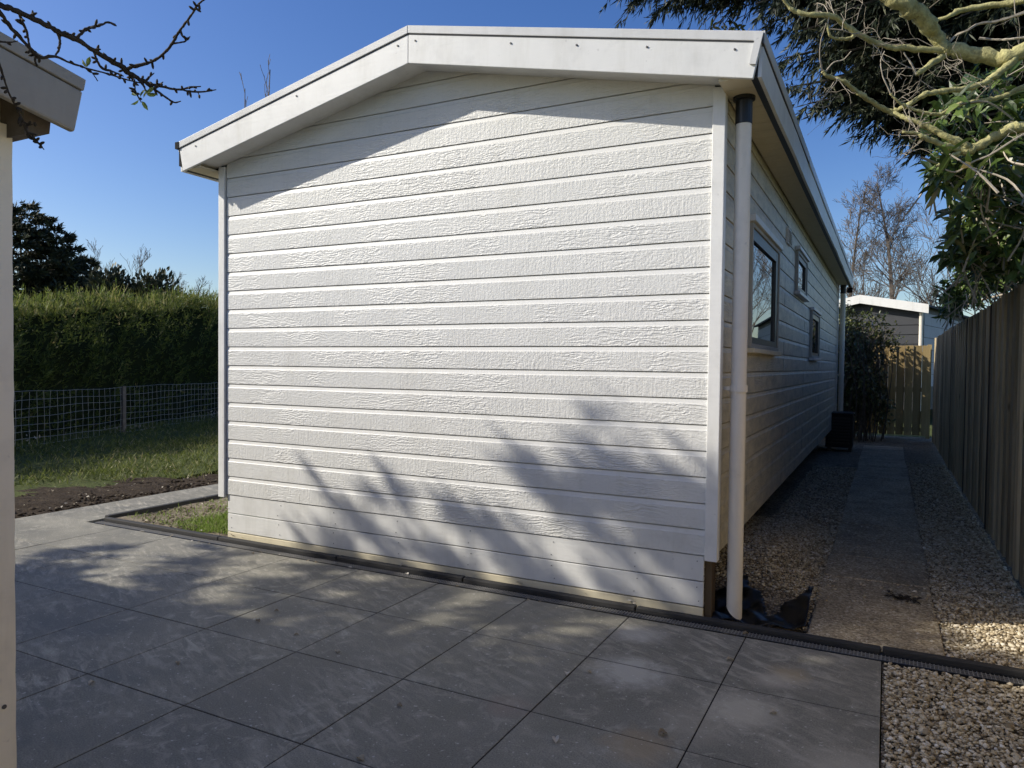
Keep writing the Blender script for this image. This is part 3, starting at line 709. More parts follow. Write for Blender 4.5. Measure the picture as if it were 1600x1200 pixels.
# ------------------------------------------------------------------ board fence along the side passage
fe = thing('board_fence', (1.55, 5, 0), 'long weathered grey-brown board fence running back along the right side', 'fence')
FX = 1.53; posts = [-6.85, -4.79, -2.73, -.67, 1.39, 3.45, 5.51, 7.57, 9.63, 11.69]
def fence_panel(par, y0, y1, top, m, name='board_panel', along='y', base=FX):
    b = MB(); w_ = .098; n_ = int(round((y1-y0)/.142)); st = (y1-y0)/n_
    for i in range(n_):
        a = y0+i*st; back = i % 2; x0 = base+(.022 if back else 0); ov = .012; t_ = top+random.uniform(-.012, .010)
        lo, hi = a-ov+.002, a+st+ov-.002; lo, hi = max(lo, y0+.001), min(hi, y1-.001); tw = random.uniform(-.002, .002)
        r0 = random.random(); b_ = .003
        out = [(lo, 0), (hi, 0)]
        if along == 'y': b.prism([(x0+tw, lo+b_), (x0-tw, hi-b_), (x0-tw+b_, hi), (x0+.016, hi), (x0+.016, lo), (x0+tw+b_, lo)], 'z', random.uniform(.01, .03), t_, r0)
        else: b.prism([(lo+b_, x0+tw), (hi-b_, x0-tw), (hi, x0-tw+b_), (hi, x0+.016), (lo, x0+.016), (lo, x0+tw+b_)], 'z', random.uniform(.01, .03), t_, r0)
    for z in (.35, .95, top-.25):
        if along == 'y': b.box((base+.039, y0, z), (base+.065, y1, z+.07))
        else: b.box((y0, base+.039, z), (y1, base+.065, z+.07))
    return b.build(name, m, par)
for i, y in enumerate(posts):
    p = MB(); p.box((FX+.008, y-.035, -.1), (FX+.078, y+.035, 1.90)); o = p.build('post', M['post'], fe); bevel(o, .006, 1)
    if i+1 < len(posts): fence_panel(fe, y+.037, posts[i+1]-.037, 1.90+random.uniform(-.008, .008), M['fence'])
bf = thing('end_fence', (.6, 12.3, 0), 'new yellowish pine board fence closing the far end of the passage', 'fence')
bw = MB(); xx = -2.4; i = 0
while xx < 1.50:
    wd = .138; back = i % 2; y0 = 12.3+(.024 if back else 0); bw.box((xx, y0, .05), (min(xx+wd, 1.52), y0+.018, 1.80+random.uniform(-.004, .004)), random.random()); xx += .145; i += 1
for z in (.12, .9, 1.6): bw.box((-2.4, 12.343, z), (1.52, 12.37, z+.08), .3)
bw.build('board_panel', M['newfence'], bf)
for x in (-2.45, -.5, 1.46):
    p = MB(); p.box((x, 12.372, -.1), (x+.07, 12.44, 1.82)); p.build('post', M['newfence'], bf)

# ------------------------------------------------------------------ dark chalet beyond the end fence
dc = thing('grey_chalet', (.1, 18, 0), 'dark grey chalet with a white gable board behind the end fence', 'chalet')
YA = R(14); DY = 17.0
def rotw(b):
    for q in b.v:
        x, y = q[:, 0].copy(), q[:, 1].copy()
        q[:, 0] = .11+x*math.cos(YA)+y*math.sin(YA); q[:, 1] = DY-x*math.sin(YA)+y*math.cos(YA)
    return b
HW = 1.42; dpk = 3.24; dsl = .20
def dz(x): return dpk-dsl*abs(x)
b = MB(); b.prism([(-HW, .3), (HW, .3), (HW, dz(HW)-.05), (0, dpk-.05), (-HW, dz(HW)-.05)], 'y', .2, 9); rotw(b).build('wall', M['cladgrey'], dc)
b = MB(); z = .3
while z < 2.7:
    z1 = z+.235; h1 = min(HW, 99); b.prism([(.196, z), (.180, z), (.196, z1-.012)], 'x', -HW+.05, HW-.05) if z1 < 2.72 else None; z = z1+.004
rotw(b).build('cladding', M['cladgrey'], dc)
b = MB(); z = .9
while z < 2.6: b.prism([(HW+.001, z), (HW+.012, z), (HW+.001, z+.30)], 'y', .3, 9.0); z += .31
rotw(b).build('side_cladding', M['cladpale'], dc)
b = MB()
for xa, xb in ((-HW-.16, 0), (0, HW+.16)): b.prism([(xa, dz(xa)), (xb, dz(xb)), (xb, dz(xb)-.05), (xa, dz(xa)-.05)], 'y', .0, 9.2)
rotw(b).build('roof', M['bitumen'], dc)
for xa, xb in ((-HW-.16, -.002), (.002, HW+.16)):
    b = MB(); b.prism([(xa, dz(xa)+.004), (xb, dz(xb)+.004), (xb, dz(xb)-.215), (xa, dz(xa)-.215)], 'y', -.03, -.002); rotw(b).build('gable_fascia', M['white'], dc)
b = MB(); b.tube([(HW-.03, .13, dz(HW)-.22), (HW-.03, .13, .3)], .045, 10); rotw(b).build('downpipe', M['pvc'], dc)

# ------------------------------------------------------------------ wire fence and hedge on the left
FA, FB = np.array([-9.05, -1.2]), np.array([-15.3, 13.2])      # foot of the wire fence
fd = (FB-FA)/np.linalg.norm(FB-FA); fn = np.array([fd[1], -fd[0]]); flen = np.linalg.norm(FB-FA)
wf = thing('wire_fence', (*(FA+FB)/2, 0), 'square-mesh wire fence with wooden stakes in front of the clipped hedge', 'fence')
b = MB()
for i in range(int(flen/.15)+1):
    p = FA+fd*i*.15; j = random.uniform(-.012, .012); b.tube([(p[0], p[1], .0), (p[0]+j, p[1]+j, .40), (p[0], p[1], .85)], .0026, 4, cap=False)
for zr in (.03, .14, .25, .36, .48, .60, .72, .85):
    pts = [(*(FA+fd*t_), zr+.012*math.sin(t_*1.7+zr*9)+.006*math.sin(t_*5.1)) for t_ in np.linspace(0, flen, 50)]; b.tube(pts, .0026, 4, cap=False)
b.build('wire_mesh', M['wire'], wf)
for t_ in (2.4, 6.4, 10.45, 14.4):
    p = FA+fd*t_-fn*.0; k = MB(); k.prism([(p[0]-.035, p[1]-.03), (p[0]+.035, p[1]-.03), (p[0]+.03, p[1]+.035), (p[0]-.03, p[1]+.03)], 'z', -.1, .86+random.uniform(-.02, .03)); k.build('stake', M['oldpost'], wf)
HO = -fn*.55     # hedge stands behind the fence (away from the house)
hg = thing('clipped_hedge', (*((FA+FB)/2+HO*2), 0), 'long tall evergreen hedge behind the wire fence on the left', 'hedge')
HD = 1.3
def hedge_top(t_): return 1.74+.092*np.clip(t_, 0, 14)+.07*math.sin(t_*1.9)+.06*math.sin(t_*4.3+1)
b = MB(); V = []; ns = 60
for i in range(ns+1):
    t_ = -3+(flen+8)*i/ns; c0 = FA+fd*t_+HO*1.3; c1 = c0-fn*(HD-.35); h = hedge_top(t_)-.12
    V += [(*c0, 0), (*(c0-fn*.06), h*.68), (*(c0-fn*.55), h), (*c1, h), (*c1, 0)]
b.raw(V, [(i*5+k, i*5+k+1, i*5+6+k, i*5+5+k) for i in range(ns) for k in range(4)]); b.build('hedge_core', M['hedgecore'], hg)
b = MB()
n = 7000; t_ = -3+(flen+8)*rng.random(n); z = 2.42*rng.random(n)**.85
face = np.where(rng.random(n) < .64, 0, 1)
ht = 1.74+.092*np.clip(t_, 0, 14)+.07*np.sin(t_*1.9)+.06*np.sin(t_*4.3+1)
lump = .07*np.sin(t_*2.7+z*2.1)+.06*np.sin(t_*6.1-z*3.7)+.04*np.sin(z*9+t_*3)
zf = z*ht/2.42*.985; inset = np.where(face == 0, rng.random(n)*.20-lump*1.4-.05+.55*np.clip((zf-(ht-.62))/.62, 0, 1)**2, rng.random(n)*HD)
z = np.where(face == 0, zf, ht-.20*rng.random(n)+lump*.6)
base = FA[None]+fd[None]*t_[:, None]+HO[None]*1.22-fn[None]*inset[:, None]
P = np.concatenate([base, z[:, None]], 1)
D = np.concatenate([fn[None]*(.30+.5*rng.random((n, 1)))*np.where(face == 0, 1, .2)[:, None]+fd[None]*(rng.normal(size=n)*.55)[:, None], (.35+.8*rng.random((n, 1)))], 1)
D /= np.linalg.norm(D, axis=1)[:, None]
tone = np.clip(rng.random(n)**1.3*.78+.3*(np.sin(t_*1.3+z*2)*np.sin(t_*3.1-z*4) > .40)*rng.random(n), 0, 1)
q = 11; sl = (.16+.20*rng.random(n))[:, None]; u = rng.random((n, q)); side_ = np.cross(D, rng.normal(size=(n, 3))); side_ /= np.linalg.norm(side_, axis=1)[:, None]
Pq = P[:, None]+D[:, None]*(u*sl)[..., None]; Dq = D[:, None]*.8+side_[:, None]*(rng.choice([-1, 1], (n, q))*(.9-.5*u))[..., None]+rng.normal(size=(n, q, 3))*.12
b.blades(Pq.reshape(-1, 3), Dq.reshape(-1, 3), (.05+.07*rng.random(n*q)), .013+.012*rng.random(n*q), rnd=np.clip(np.repeat(tone, q)+rng.normal(size=n*q)*.08, 0, 1))
n = 6500; t_ = -3+(flen+8)*rng.random(n); ht = 1.74+.092*np.clip(t_, 0, 14)+.07*np.sin(t_*1.9)+.06*np.sin(t_*4.3+1)
P = np.concatenate([FA[None]+fd[None]*t_[:, None]+HO[None]*1.25-fn[None]*(rng.random((n, 1))*.7), (ht-.08)[:, None]], 1)
D = np.concatenate([fd[None]*(rng.normal(size=(n, 1))*.45+.15), np.ones((n, 1))], 1)+rng.normal(size=(n, 3))*.15
b.blades(P, D, (.12+.40*rng.random(n)**3), .013, rnd=.6+.4*rng.random(n)); b.build('foliage', M['hedge'], hg)
n = 420; t_ = flen*rng.random(n); P = np.concatenate([FA[None]+fd[None]*t_[:, None]+fn[None]*(rng.normal(size=(n, 1))*.12), (.02+.22*rng.random(n)**2)[:, None]], 1)
P = P[np.sin(t_*2.1)+.5*np.sin(t_*5+1) > .35]
b = MB(); b.blades(P, rng.normal(size=(len(P), 3))+[0, 0, .6], .07, .022); o = b.build('dead_leaves', M['drygrass']); tag(o, 'pale dead leaves caught along the foot of the wire fence', 'leaves', kind='stuff')

# ------------------------------------------------------------------ trees
def curve(pts, n=8):
    """Smooth path through control points (Catmull-Rom)."""
    p = np.asarray(pts, float); p = np.vstack([2*p[0]-p[1], p, 2*p[-1]-p[-2]]); out = []
    for i in range(1, len(p)-2):
        for t in np.linspace(0, 1, n, endpoint=False):
            a, b_, c_, d = p[i-1], p[i], p[i+1], p[i+2]
            out.append(.5*((2*b_)+(-a+c_)*t+(2*a-5*b_+4*c_-d)*t*t+(-a+3*b_-3*c_+d)*t**3))
    out.append(p[-2]); return np.array(out)
def bare_tree(name, base, height, label, cat='tree', spread=.45, m='farbark', levels=4, kids=(9, 7, 6, 5), r0=None, seed=1, sides=5, group=None, lean=(0, 0), crown_from=.3, up=.35, twig_r=.004, wig=.12):
    rg = np.random.default_rng(seed); root = thing(name, tuple(base), label, cat, group); r0 = r0 or height*.017
    tr = MB(); tw = MB(); base = np.asarray(base, float)
    def limb(p, d, L, r, lev):
        nseg = 7 if lev == 0 else (6 if lev == 1 else 4); pts = [p]; q = p.copy(); dd = d/np.linalg.norm(d)
        for i in range(nseg):
            dd = dd+rg.normal(size=3)*wig*(1 if lev else .45)+np.array([0, 0, up*.12*(1 if lev else .3)]); dd /= np.linalg.norm(dd); q = q+dd*L/nseg; pts.append(q)
        pts = np.array(pts); end = r*(.25 if lev else .18); rad = np.maximum(np.linspace(r, end, len(pts)), twig_r)
        (tr if lev <= 1 else tw).tube(pts, rad, sides if lev < 2 else 3, cap=False)
        if lev+1 >= levels: return
        for k in range(kids[lev]):
            f = crown_from+(1-crown_from)*(k+rg.random())/kids[lev] if lev == 0 else .25+.75*(k+rg.random())/kids[lev]
            f = min(f, .985); i = int(f*nseg); a = pts[i]+(pts[i+1]-pts[i])*(f*nseg-i); ax = pts[i+1]-pts[i]; ax /= np.linalg.norm(ax)
            s_ = np.cross(ax, rg.normal(size=3)); s_ /= np.linalg.norm(s_)
            ang = (.95-.35*f if lev == 0 else .75)*(.8+.4*rg.random())
            nd = ax*math.cos(ang)+s_*math.sin(ang)+np.array([0, 0, up*.5])
            rr = max((r+(end-r)*f)*(.34 if lev == 0 else .5), twig_r)
            LL = (height*spread*(1.12-.75*f)*(.7+.5*rg.random())) if lev == 0 else L*(.30+.28*rg.random())
            limb(a, nd, LL, rr, lev+1)
    limb(base, np.array([lean[0], lean[1], 1.0]), height, r0, 0)
    tr.build('trunk', M[m], root); tw.build('twigs', M[m], root); return root
def conifer_sprays(b, pts, rg, per_m, blen, droop, nb, bl, bw, start=.12, side=1.0, thin=0):
    """Hang flat sprays of scale leaves along a bough."""
    seg = np.linalg.norm(np.diff(pts, axis=0), axis=1); L = seg.sum(); cum = np.concatenate([[0], np.cumsum(seg)])
    n = max(3, int(L*per_m)); s_ = L*(start+(1-start)*rg.random(n)); idx = np.clip(np.searchsorted(cum, s_)-1, 0, len(seg)-1)
    f = (s_-cum[idx])/seg[idx]; A = pts[idx]+(pts[idx+1]-pts[idx])*f[:, None]; T = (pts[idx+1]-pts[idx])/seg[idx][:, None]
    lat = np.cross(T, [0, 0, 1.0]); lat /= (np.linalg.norm(lat, axis=1)[:, None]+1e-9); sg = rg.normal(size=(n, 1))*side
    bd = T*(.55+.5*rg.random((n, 1)))+lat*sg+np.array([0, 0, 1.0])*(rg.normal(size=(n, 1))*.25-droop); bd /= np.linalg.norm(bd, axis=1)[:, None]
    bL = blen*(1.1-.65*(s_/L))*(.5+.8*rg.random(n))
    u = rg.random((n, nb)); 
    Pm = A[:, None]+bd[:, None]*(u*bL[:, None])[..., None]+np.array([0, 0, -1.0])*(u**2*bL[:, None]*.35*droop)[..., None]
    Dm = bd[:, None]*.9+rg.normal(size=(n, nb, 3))*.45+np.array([0, 0, -droop*.7])
    k = n*nb; b.blades(Pm.reshape(-1, 3), Dm.reshape(-1, 3), bl*(.6+.8*rg.random(k)), bw*(.7+.6*rg.random(k)), rnd=rg.random(k)**1.4)
def conifer(name, base, height, radius, label, m='farconifer', seed=1, nb=26, per_m=9, blen=.7, droop=.25, blades=12, bl=.2, bw=.05, low=.12, tip_up=.15, cat='conifer', group=None, trunk_r=None, gaps=0.0, extra=(), fill=False, fine=()):
    rg = np.random.default_rng(seed); root = thing(name, tuple(base), label, cat, group); base = np.asarray(base, float); tr = MB(); fo = MB()
    r0 = trunk_r or height*.02; tp = np.array([base+np.array([rg.normal()*.02*height*i/8, rg.normal()*.02*height*i/8, height*i/8]) for i in range(9)])
    tr.tube(tp, np.linspace(r0, r0*.12, 9), 7)
    for i in range(nb):
        f = low+(1-low)*(i+rg.random())/nb; a = i*2.4+rg.random()*.8; z = f*height; j = min(int(f*8), 7); p0 = tp[j]+(tp[j+1]-tp[j])*(f*8-j)
        Lb = radius*(1.05-f)**.75*(.65+.6*rg.random())+.15; d = np.array([math.cos(a), math.sin(a), 0])
        if rg.random() < gaps: continue
        pts = curve([p0, p0+d*Lb*.5+[0, 0, Lb*(.10+.1*rg.random())], p0+d*Lb+[0, 0, Lb*(tip_up-.1*rg.random())]], 4)
        tr.tube(pts, np.linspace(r0*.3*(1.1-f), .006, len(pts)), 4, cap=False); conifer_sprays(fo, pts, rg, per_m, blen*(1.15-.6*f), droop, blades, bl, bw)
    for pts in extra:
        tr.tube(pts, np.linspace(r0*.35, .008, len(pts)), 5, cap=False); conifer_sprays(fo, pts, rg, per_m, blen, droop, blades, bl, bw)
        if fill: conifer_sprays(fo, pts[:int(len(pts)*.93)], rg, 26, .46, droop, 14, .22, .06, start=.15, side=1.0)
    for pts in fine:
        tr.tube(pts, np.linspace(r0*.16, .008, len(pts)), 5, cap=False); conifer_sprays(fo, pts, rg, per_m*.48, blen*.5, droop*.6, blades, bl, bw, start=.3)
    tr.build('trunk', M['greybark'], root); fo.build('crown', M[m], root); return root

# far conifers and bare trees beyond the hedge on the left
def ground_at(px, D):
    d = _f*FPX+RT*(px-800.0); d = d/np.hypot(d[0], d[1]); p = CAM+d*D; return (p[0], p[1], 0.0)
CG = 'dark conifers beyond the hedge'
conifer('dark_conifer', ground_at(38, 30), 6.5, 2.5, 'tallest dark conifer beyond the hedge, beside the cream shed corner', seed=3, nb=70, per_m=20, blen=.75, droop=.1, blades=18, bl=.22, bw=.06, tip_up=.25, group=CG, trunk_r=.11, gaps=.15)
conifer('dark_conifer', ground_at(96, 30), 5.75, 2.0, 'middle dark conifer beyond the hedge with a narrow pointed top', seed=5, nb=58, per_m=20, blen=.65, droop=.05, blades=18, bl=.22, bw=.06, tip_up=.35, group=CG, trunk_r=.10, gaps=.15)
conifer('dark_conifer', ground_at(128, 30.6), 4.9, 1.7, 'lowest and raggedest dark conifer beyond the hedge, right of the other two', seed=8, nb=36, per_m=18, blen=.6, droop=.05, blades=18, bl=.22, bw=.06, tip_up=.3, group=CG, trunk_r=.08, gaps=.3)
BG = 'bare trees beyond the hedge'
bare_tree('bare_tree', ground_at(166, 34), 5.3, 'thin bare tree beyond the hedge just right of the dark conifers', seed=4, kids=(12, 5, 4, 3), spread=.32, twig_r=.006, up=.9, wig=.08, group=BG, r0=.05)
bare_tree('bare_tree', ground_at(187, 34), 5.65, 'tall thin bare tree with upright twigs beyond the hedge', seed=6, kids=(14, 5, 4, 3), spread=.34, twig_r=.006, up=.9, wig=.08, group=BG, r0=.05)
bare_tree('bare_tree', ground_at(262, 36), 4.6, 'round-headed bare tree beyond the hedge, left of its darker bare neighbour', seed=9, kids=(11, 7, 6, 4), spread=.42, twig_r=.007, up=.5, group=BG, r0=.08, crown_from=.35)
bare_tree('bare_tree', ground_at(296, 35), 4.25, 'bare spreading tree beyond the hedge nearest the chalet corner', seed=12, kids=(11, 7, 6, 4), spread=.45, twig_r=.007, up=.45, group=BG, r0=.09, crown_from=.35)
bare_tree('bare_tree', ground_at(338, 33), 3.1, 'low bare bush-like tree half hidden by the chalet corner', seed=13, kids=(9, 6, 5, 3), spread=.4, twig_r=.006, up=.5, group=BG, r0=.05)
def clump(name, px, D, z0, z1, rad, label, seed, n=5200, m='farconifer'):
    rg = np.random.default_rng(seed); c = np.array(ground_at(px, D)); root = thing(name, tuple(c), label, 'shrub', 'dark rounded evergreens beyond the hedge')
    t_ = MB(); t_.tube([c, c+[0, 0, z1*.6]], [.09, .04], 6); t_.build('trunk', M['greybark'], root)
    v = rg.normal(size=(n, 3)); v /= np.linalg.norm(v, axis=1)[:, None]; lob = 1+.22*np.sin(v[:, 0]*5+seed)+.2*np.sin(v[:, 2]*6+v[:, 1]*5)
    rr = (rg.random(n)**.4*lob)[:, None]; P = c+np.array([0, 0, (z0+z1)/2])+v*rr*np.array([rad, rad, (z1-z0)/2]); f_ = MB()
    f_.blades(P, v+rg.normal(size=(n, 3))*.5+[0, 0, .3], .20, .09); f_.build('crown', M[m], root)
clump('round_evergreen', 172, 27, 1.6, 4.05, .62, 'two-lobed dark evergreen shrub beyond the hedge below the thin bare trees', 2)
clump('round_evergreen', 197, 27.5, 1.8, 4.0, .40, 'small dark evergreen shrub with a pointed top beyond the hedge', 4, 1500)
clump('round_evergreen', 236, 27, 1.4, 4.1, .75, 'round clipped-looking dark evergreen beyond the hedge', 6)
clump('round_evergreen', 268, 27.5, 1.4, 3.6, .5, 'lowest dark evergreen shrub, right of the round one beyond the hedge', 7, 1600)
# young trees behind the chalet whose tips show over its roof
bare_tree('young_tree', (*(at(403, 300, 15.5)[:2]), 0), 7.05, 'young bare tree behind the chalet, its tips showing over the left roof slope', seed=21, kids=(12, 3, 2, 2), spread=.14, twig_r=.0055, up=1.4, wig=.05, r0=.05, crown_from=.5, levels=3)
bare_tree('young_tree', (*(at(380, 300, 14.5)[:2]), 0), 6.35, 'shorter young bare tree behind the chalet, left of the taller tips', seed=22, kids=(10, 3, 2, 2), spread=.14, twig_r=.005, up=1.4, wig=.05, r0=.04, crown_from=.5, levels=3, group=None)
# bare trees behind the grey chalet
FG = 'bare trees behind the grey chalet'
bare_tree('bare_tree', ground_at(1397, 30), 8.3, 'tall bare tree with a straight trunk and tiered crown behind the grey chalet', seed=31, kids=(32, 11, 9, 5), spread=.25, twig_r=.0062, up=.12, wig=.10, r0=.13, crown_from=.32, group=FG, m='farbark')
bare_tree('bare_tree', ground_at(1322, 31), 7.4, 'reddish bare tree seen just past the chalet eave', seed=33, kids=(16, 8, 7, 4), spread=.30, twig_r=.007, up=.4, wig=.12, r0=.12, crown_from=.35, group=FG)
bare_tree('bare_tree', ground_at(1352, 36), 6.6, 'slender bare tree between the two taller bare trees', seed=35, kids=(14, 7, 6, 3), spread=.26, twig_r=.007, up=.5, r0=.08, crown_from=.4, group=FG)
bare_tree('bare_tree', ground_at(1478, 27), 5.9, 'low spreading bare tree with dark curved limbs above the fence', seed=37, kids=(9, 8, 7, 5), spread=.62, twig_r=.0065, up=.55, wig=.15, r0=.13, crown_from=.22, group=FG, m='greybark')
bare_tree('bare_tree', ground_at(1545, 30), 6.6, 'bare tree mostly hidden behind the broad-leaved evergreen', seed=38, kids=(10, 8, 7, 4), spread=.5, twig_r=.0065, up=.5, r0=.12, crown_from=.25, group=FG, m='greybark')
bare_tree('bare_tree', (5.6, 27, 0), 8.2, 'bare tree off to the right that the large window mirrors', seed=39, kids=(12, 8, 7, 4), spread=.42, twig_r=.008, up=.5, r0=.14, crown_from=.25, group=FG, m='greybark')

# big cypress on the right whose boughs hang over the fence and the roof
def cyp():
    E = []
    base = np.array([4.1, 6.6, 0.0])
    def bough(px, py, d, z0, sag=.3):
        p1 = at(px, py, d); p0 = np.array([base[0], base[1], z0]); mid = (p0+p1)/2+[0, 0, sag]; return curve([p0, p0*.7+p1*.3+[0, 0, sag*.9], mid*.6+p1*.4+[0, 0, sag*.25], p1], 5)
    for q in [(1235, 150, 9.3, 4.3), (1262, 176, 9.0, 4.2), (1290, 165, 9.4, 4.0), (1330, 178, 9.0, 3.9), (1365, 205, 9.2, 3.8), (1400, 222, 9.0, 3.7), (1440, 235, 9.3, 3.5), (1475, 215, 9.6, 3.5), (1510, 200, 9.0, 3.6), (1560, 220, 9.0, 3.6), (1600, 240, 9.2, 3.5),
              (1225, 105, 9.6, 4.9), (1255, 60, 9.0, 5.2), (1300, 100, 8.8, 4.8), (1350, 120, 8.9, 4.6), (1400, 140, 9.0, 4.4), (1450, 120, 8.8, 4.8), (1500, 130, 9.0, 4.6), (1560, 110, 8.8, 4.6), (1200, 50, 10.0, 5.6),
              (1150, 15, 10.2, 6.0), (1090, 10, 10.3, 6.3), (1040, 18, 10.4, 6.4), (985, 14, 10.5, 6.5), (962, -10, 10.6, 6.8), (1060, -30, 10, 7.0), (1120, -20, 9.8, 6.8), (1180, 20, 9.6, 6.0), (1220, 0, 9.3, 6.2), (1270, 10, 8.8, 6.0), (1320, 30, 8.7, 5.6), (1380, 40, 8.7, 5.5), (1440, 20, 8.7, 5.6), (1500, 40, 8.7, 5.5), (1560, 20, 8.6, 5.6),
              (1250, -60, 9, 7.2), (1330, -40, 8.7, 6.8), (1420, -60, 8.6, 6.8), (1520, -50, 8.6, 6.6), (1590, 60, 8.8, 5.2), (1620, 150, 9, 4.4), (1380, 90, 9.6, 5.0), (1290, 60, 9.8, 5.4), (1460, 175, 9.8, 4.2), (1540, 160, 9.8, 4.2)]:
        E.append(bough(q[0], q[1]-14, q[2], q[3]))
    return conifer('overhanging_cypress', base, 11.5, 3.6, 'huge dark cypress whose drooping boughs hang over the fence and the chalet eave', m='conifer', seed=51, nb=24, per_m=26, blen=.60, droop=.55, blades=26, bl=.115, bw=.017, fill=True, low=.42, tip_up=-.05, cat='conifer', trunk_r=.28, extra=E)
cyp()
# tree behind the shed: throws the soft shade on the gable wall and the patio
def shade():
    base = np.array([-7.4, -6.0, 0.0]); E = []
    L = SUNDIR
    def bough(wx, wy, wz, t_, z0, sag=.25):
        p1 = np.array([wx, wy, wz])-L*t_; p0 = np.array([base[0], base[1], z0]); return curve([p0, p0*.55+p1*.45+[0, 0, sag], p1], 6)
    for q in [(-.34, 0, 1.02, 8.6, 5.4), (-.52, 0, .80, 8.4, 5.0), (-1.0, 0, .64, 8.3, 4.7), (-1.3, 0, .36, 8.5, 4.4), (-1.9, 0, .22, 8.2, 4.0), (-2.45, 0, .08, 8.0, 3.8), (-.3, 0, .35, 8.8, 4.6),
              (-.8, -.2, .0, 8.6, 4.3), (-1.5, -.35, 0, 8.4, 4.1), (-3.0, -.75, 0, 8.0, 3.7), (.1, -.2, 0, 8.8, 4.5), (.7, -.3, 0, 9.0, 4.7), (1.2, -.35, 0, 9.2, 4.9), (.3, -.6, 0, 8.8, 4.4), (-.4, -.6, 0, 8.6, 4.2), (-1.1, -.8, 0, 8.4, 4.1), (1.0, -.7, 0, 9, 4.6), (1.6, -.5, 0, 9.3, 5.0), (1.4, -1.0, 0, 9.2, 4.7), (1.2, -.15, 0, 9.2, 5.0), (1.15, .12, 0, 9.1, 5.0), (1.42, .22, 0, 9.2, 5.1), (.5, -.05, .0, 9, 4.8), (1.7, -.2, 0, 9.4, 5.0), (.95, -.25, 0, 9, 4.7), (1.0, -.5, 0, 9, 4.7), (1.5, -.75, 0, 9.2, 4.9), (2.0, -.5, 0, 9.4, 5.0),
              (-.42, 0, .92, 8.5, 5.2), (-.30, 0, .60, 8.7, 5.0), (-.1, 0, .40, 8.7, 4.8), (-3.3, -.25, 0, 8, 3.6), (-4.1, -.55, 0, 7.9, 3.3)]:
        E.append(bough(*q))
    FN = [bough(*q) for q in [(-1.75, 0, .62, 8.2, 4.2), (-2.15, 0, .50, 8.1, 4.0), (-2.6, 0, .42, 8.0, 3.8), (-3.0, 0, .30, 7.9, 3.6), (-1.25, 0, .90, 8.3, 4.6), (-.95, 0, .98, 8.3, 4.7), (-4.3, -.75, 0, 7.7, 3.2)]]
    return conifer('shade_cypress', base, 7.6, 1.6, 'tall cypress behind the cream shed, outside the picture on the left, shading the patio', m='conifer', seed=61, nb=10, per_m=17, blen=.40, droop=.35, blades=14, bl=.17, bw=.035, low=.45, tip_up=.0, cat='conifer', trunk_r=.22, extra=E, fine=FN)
shade()

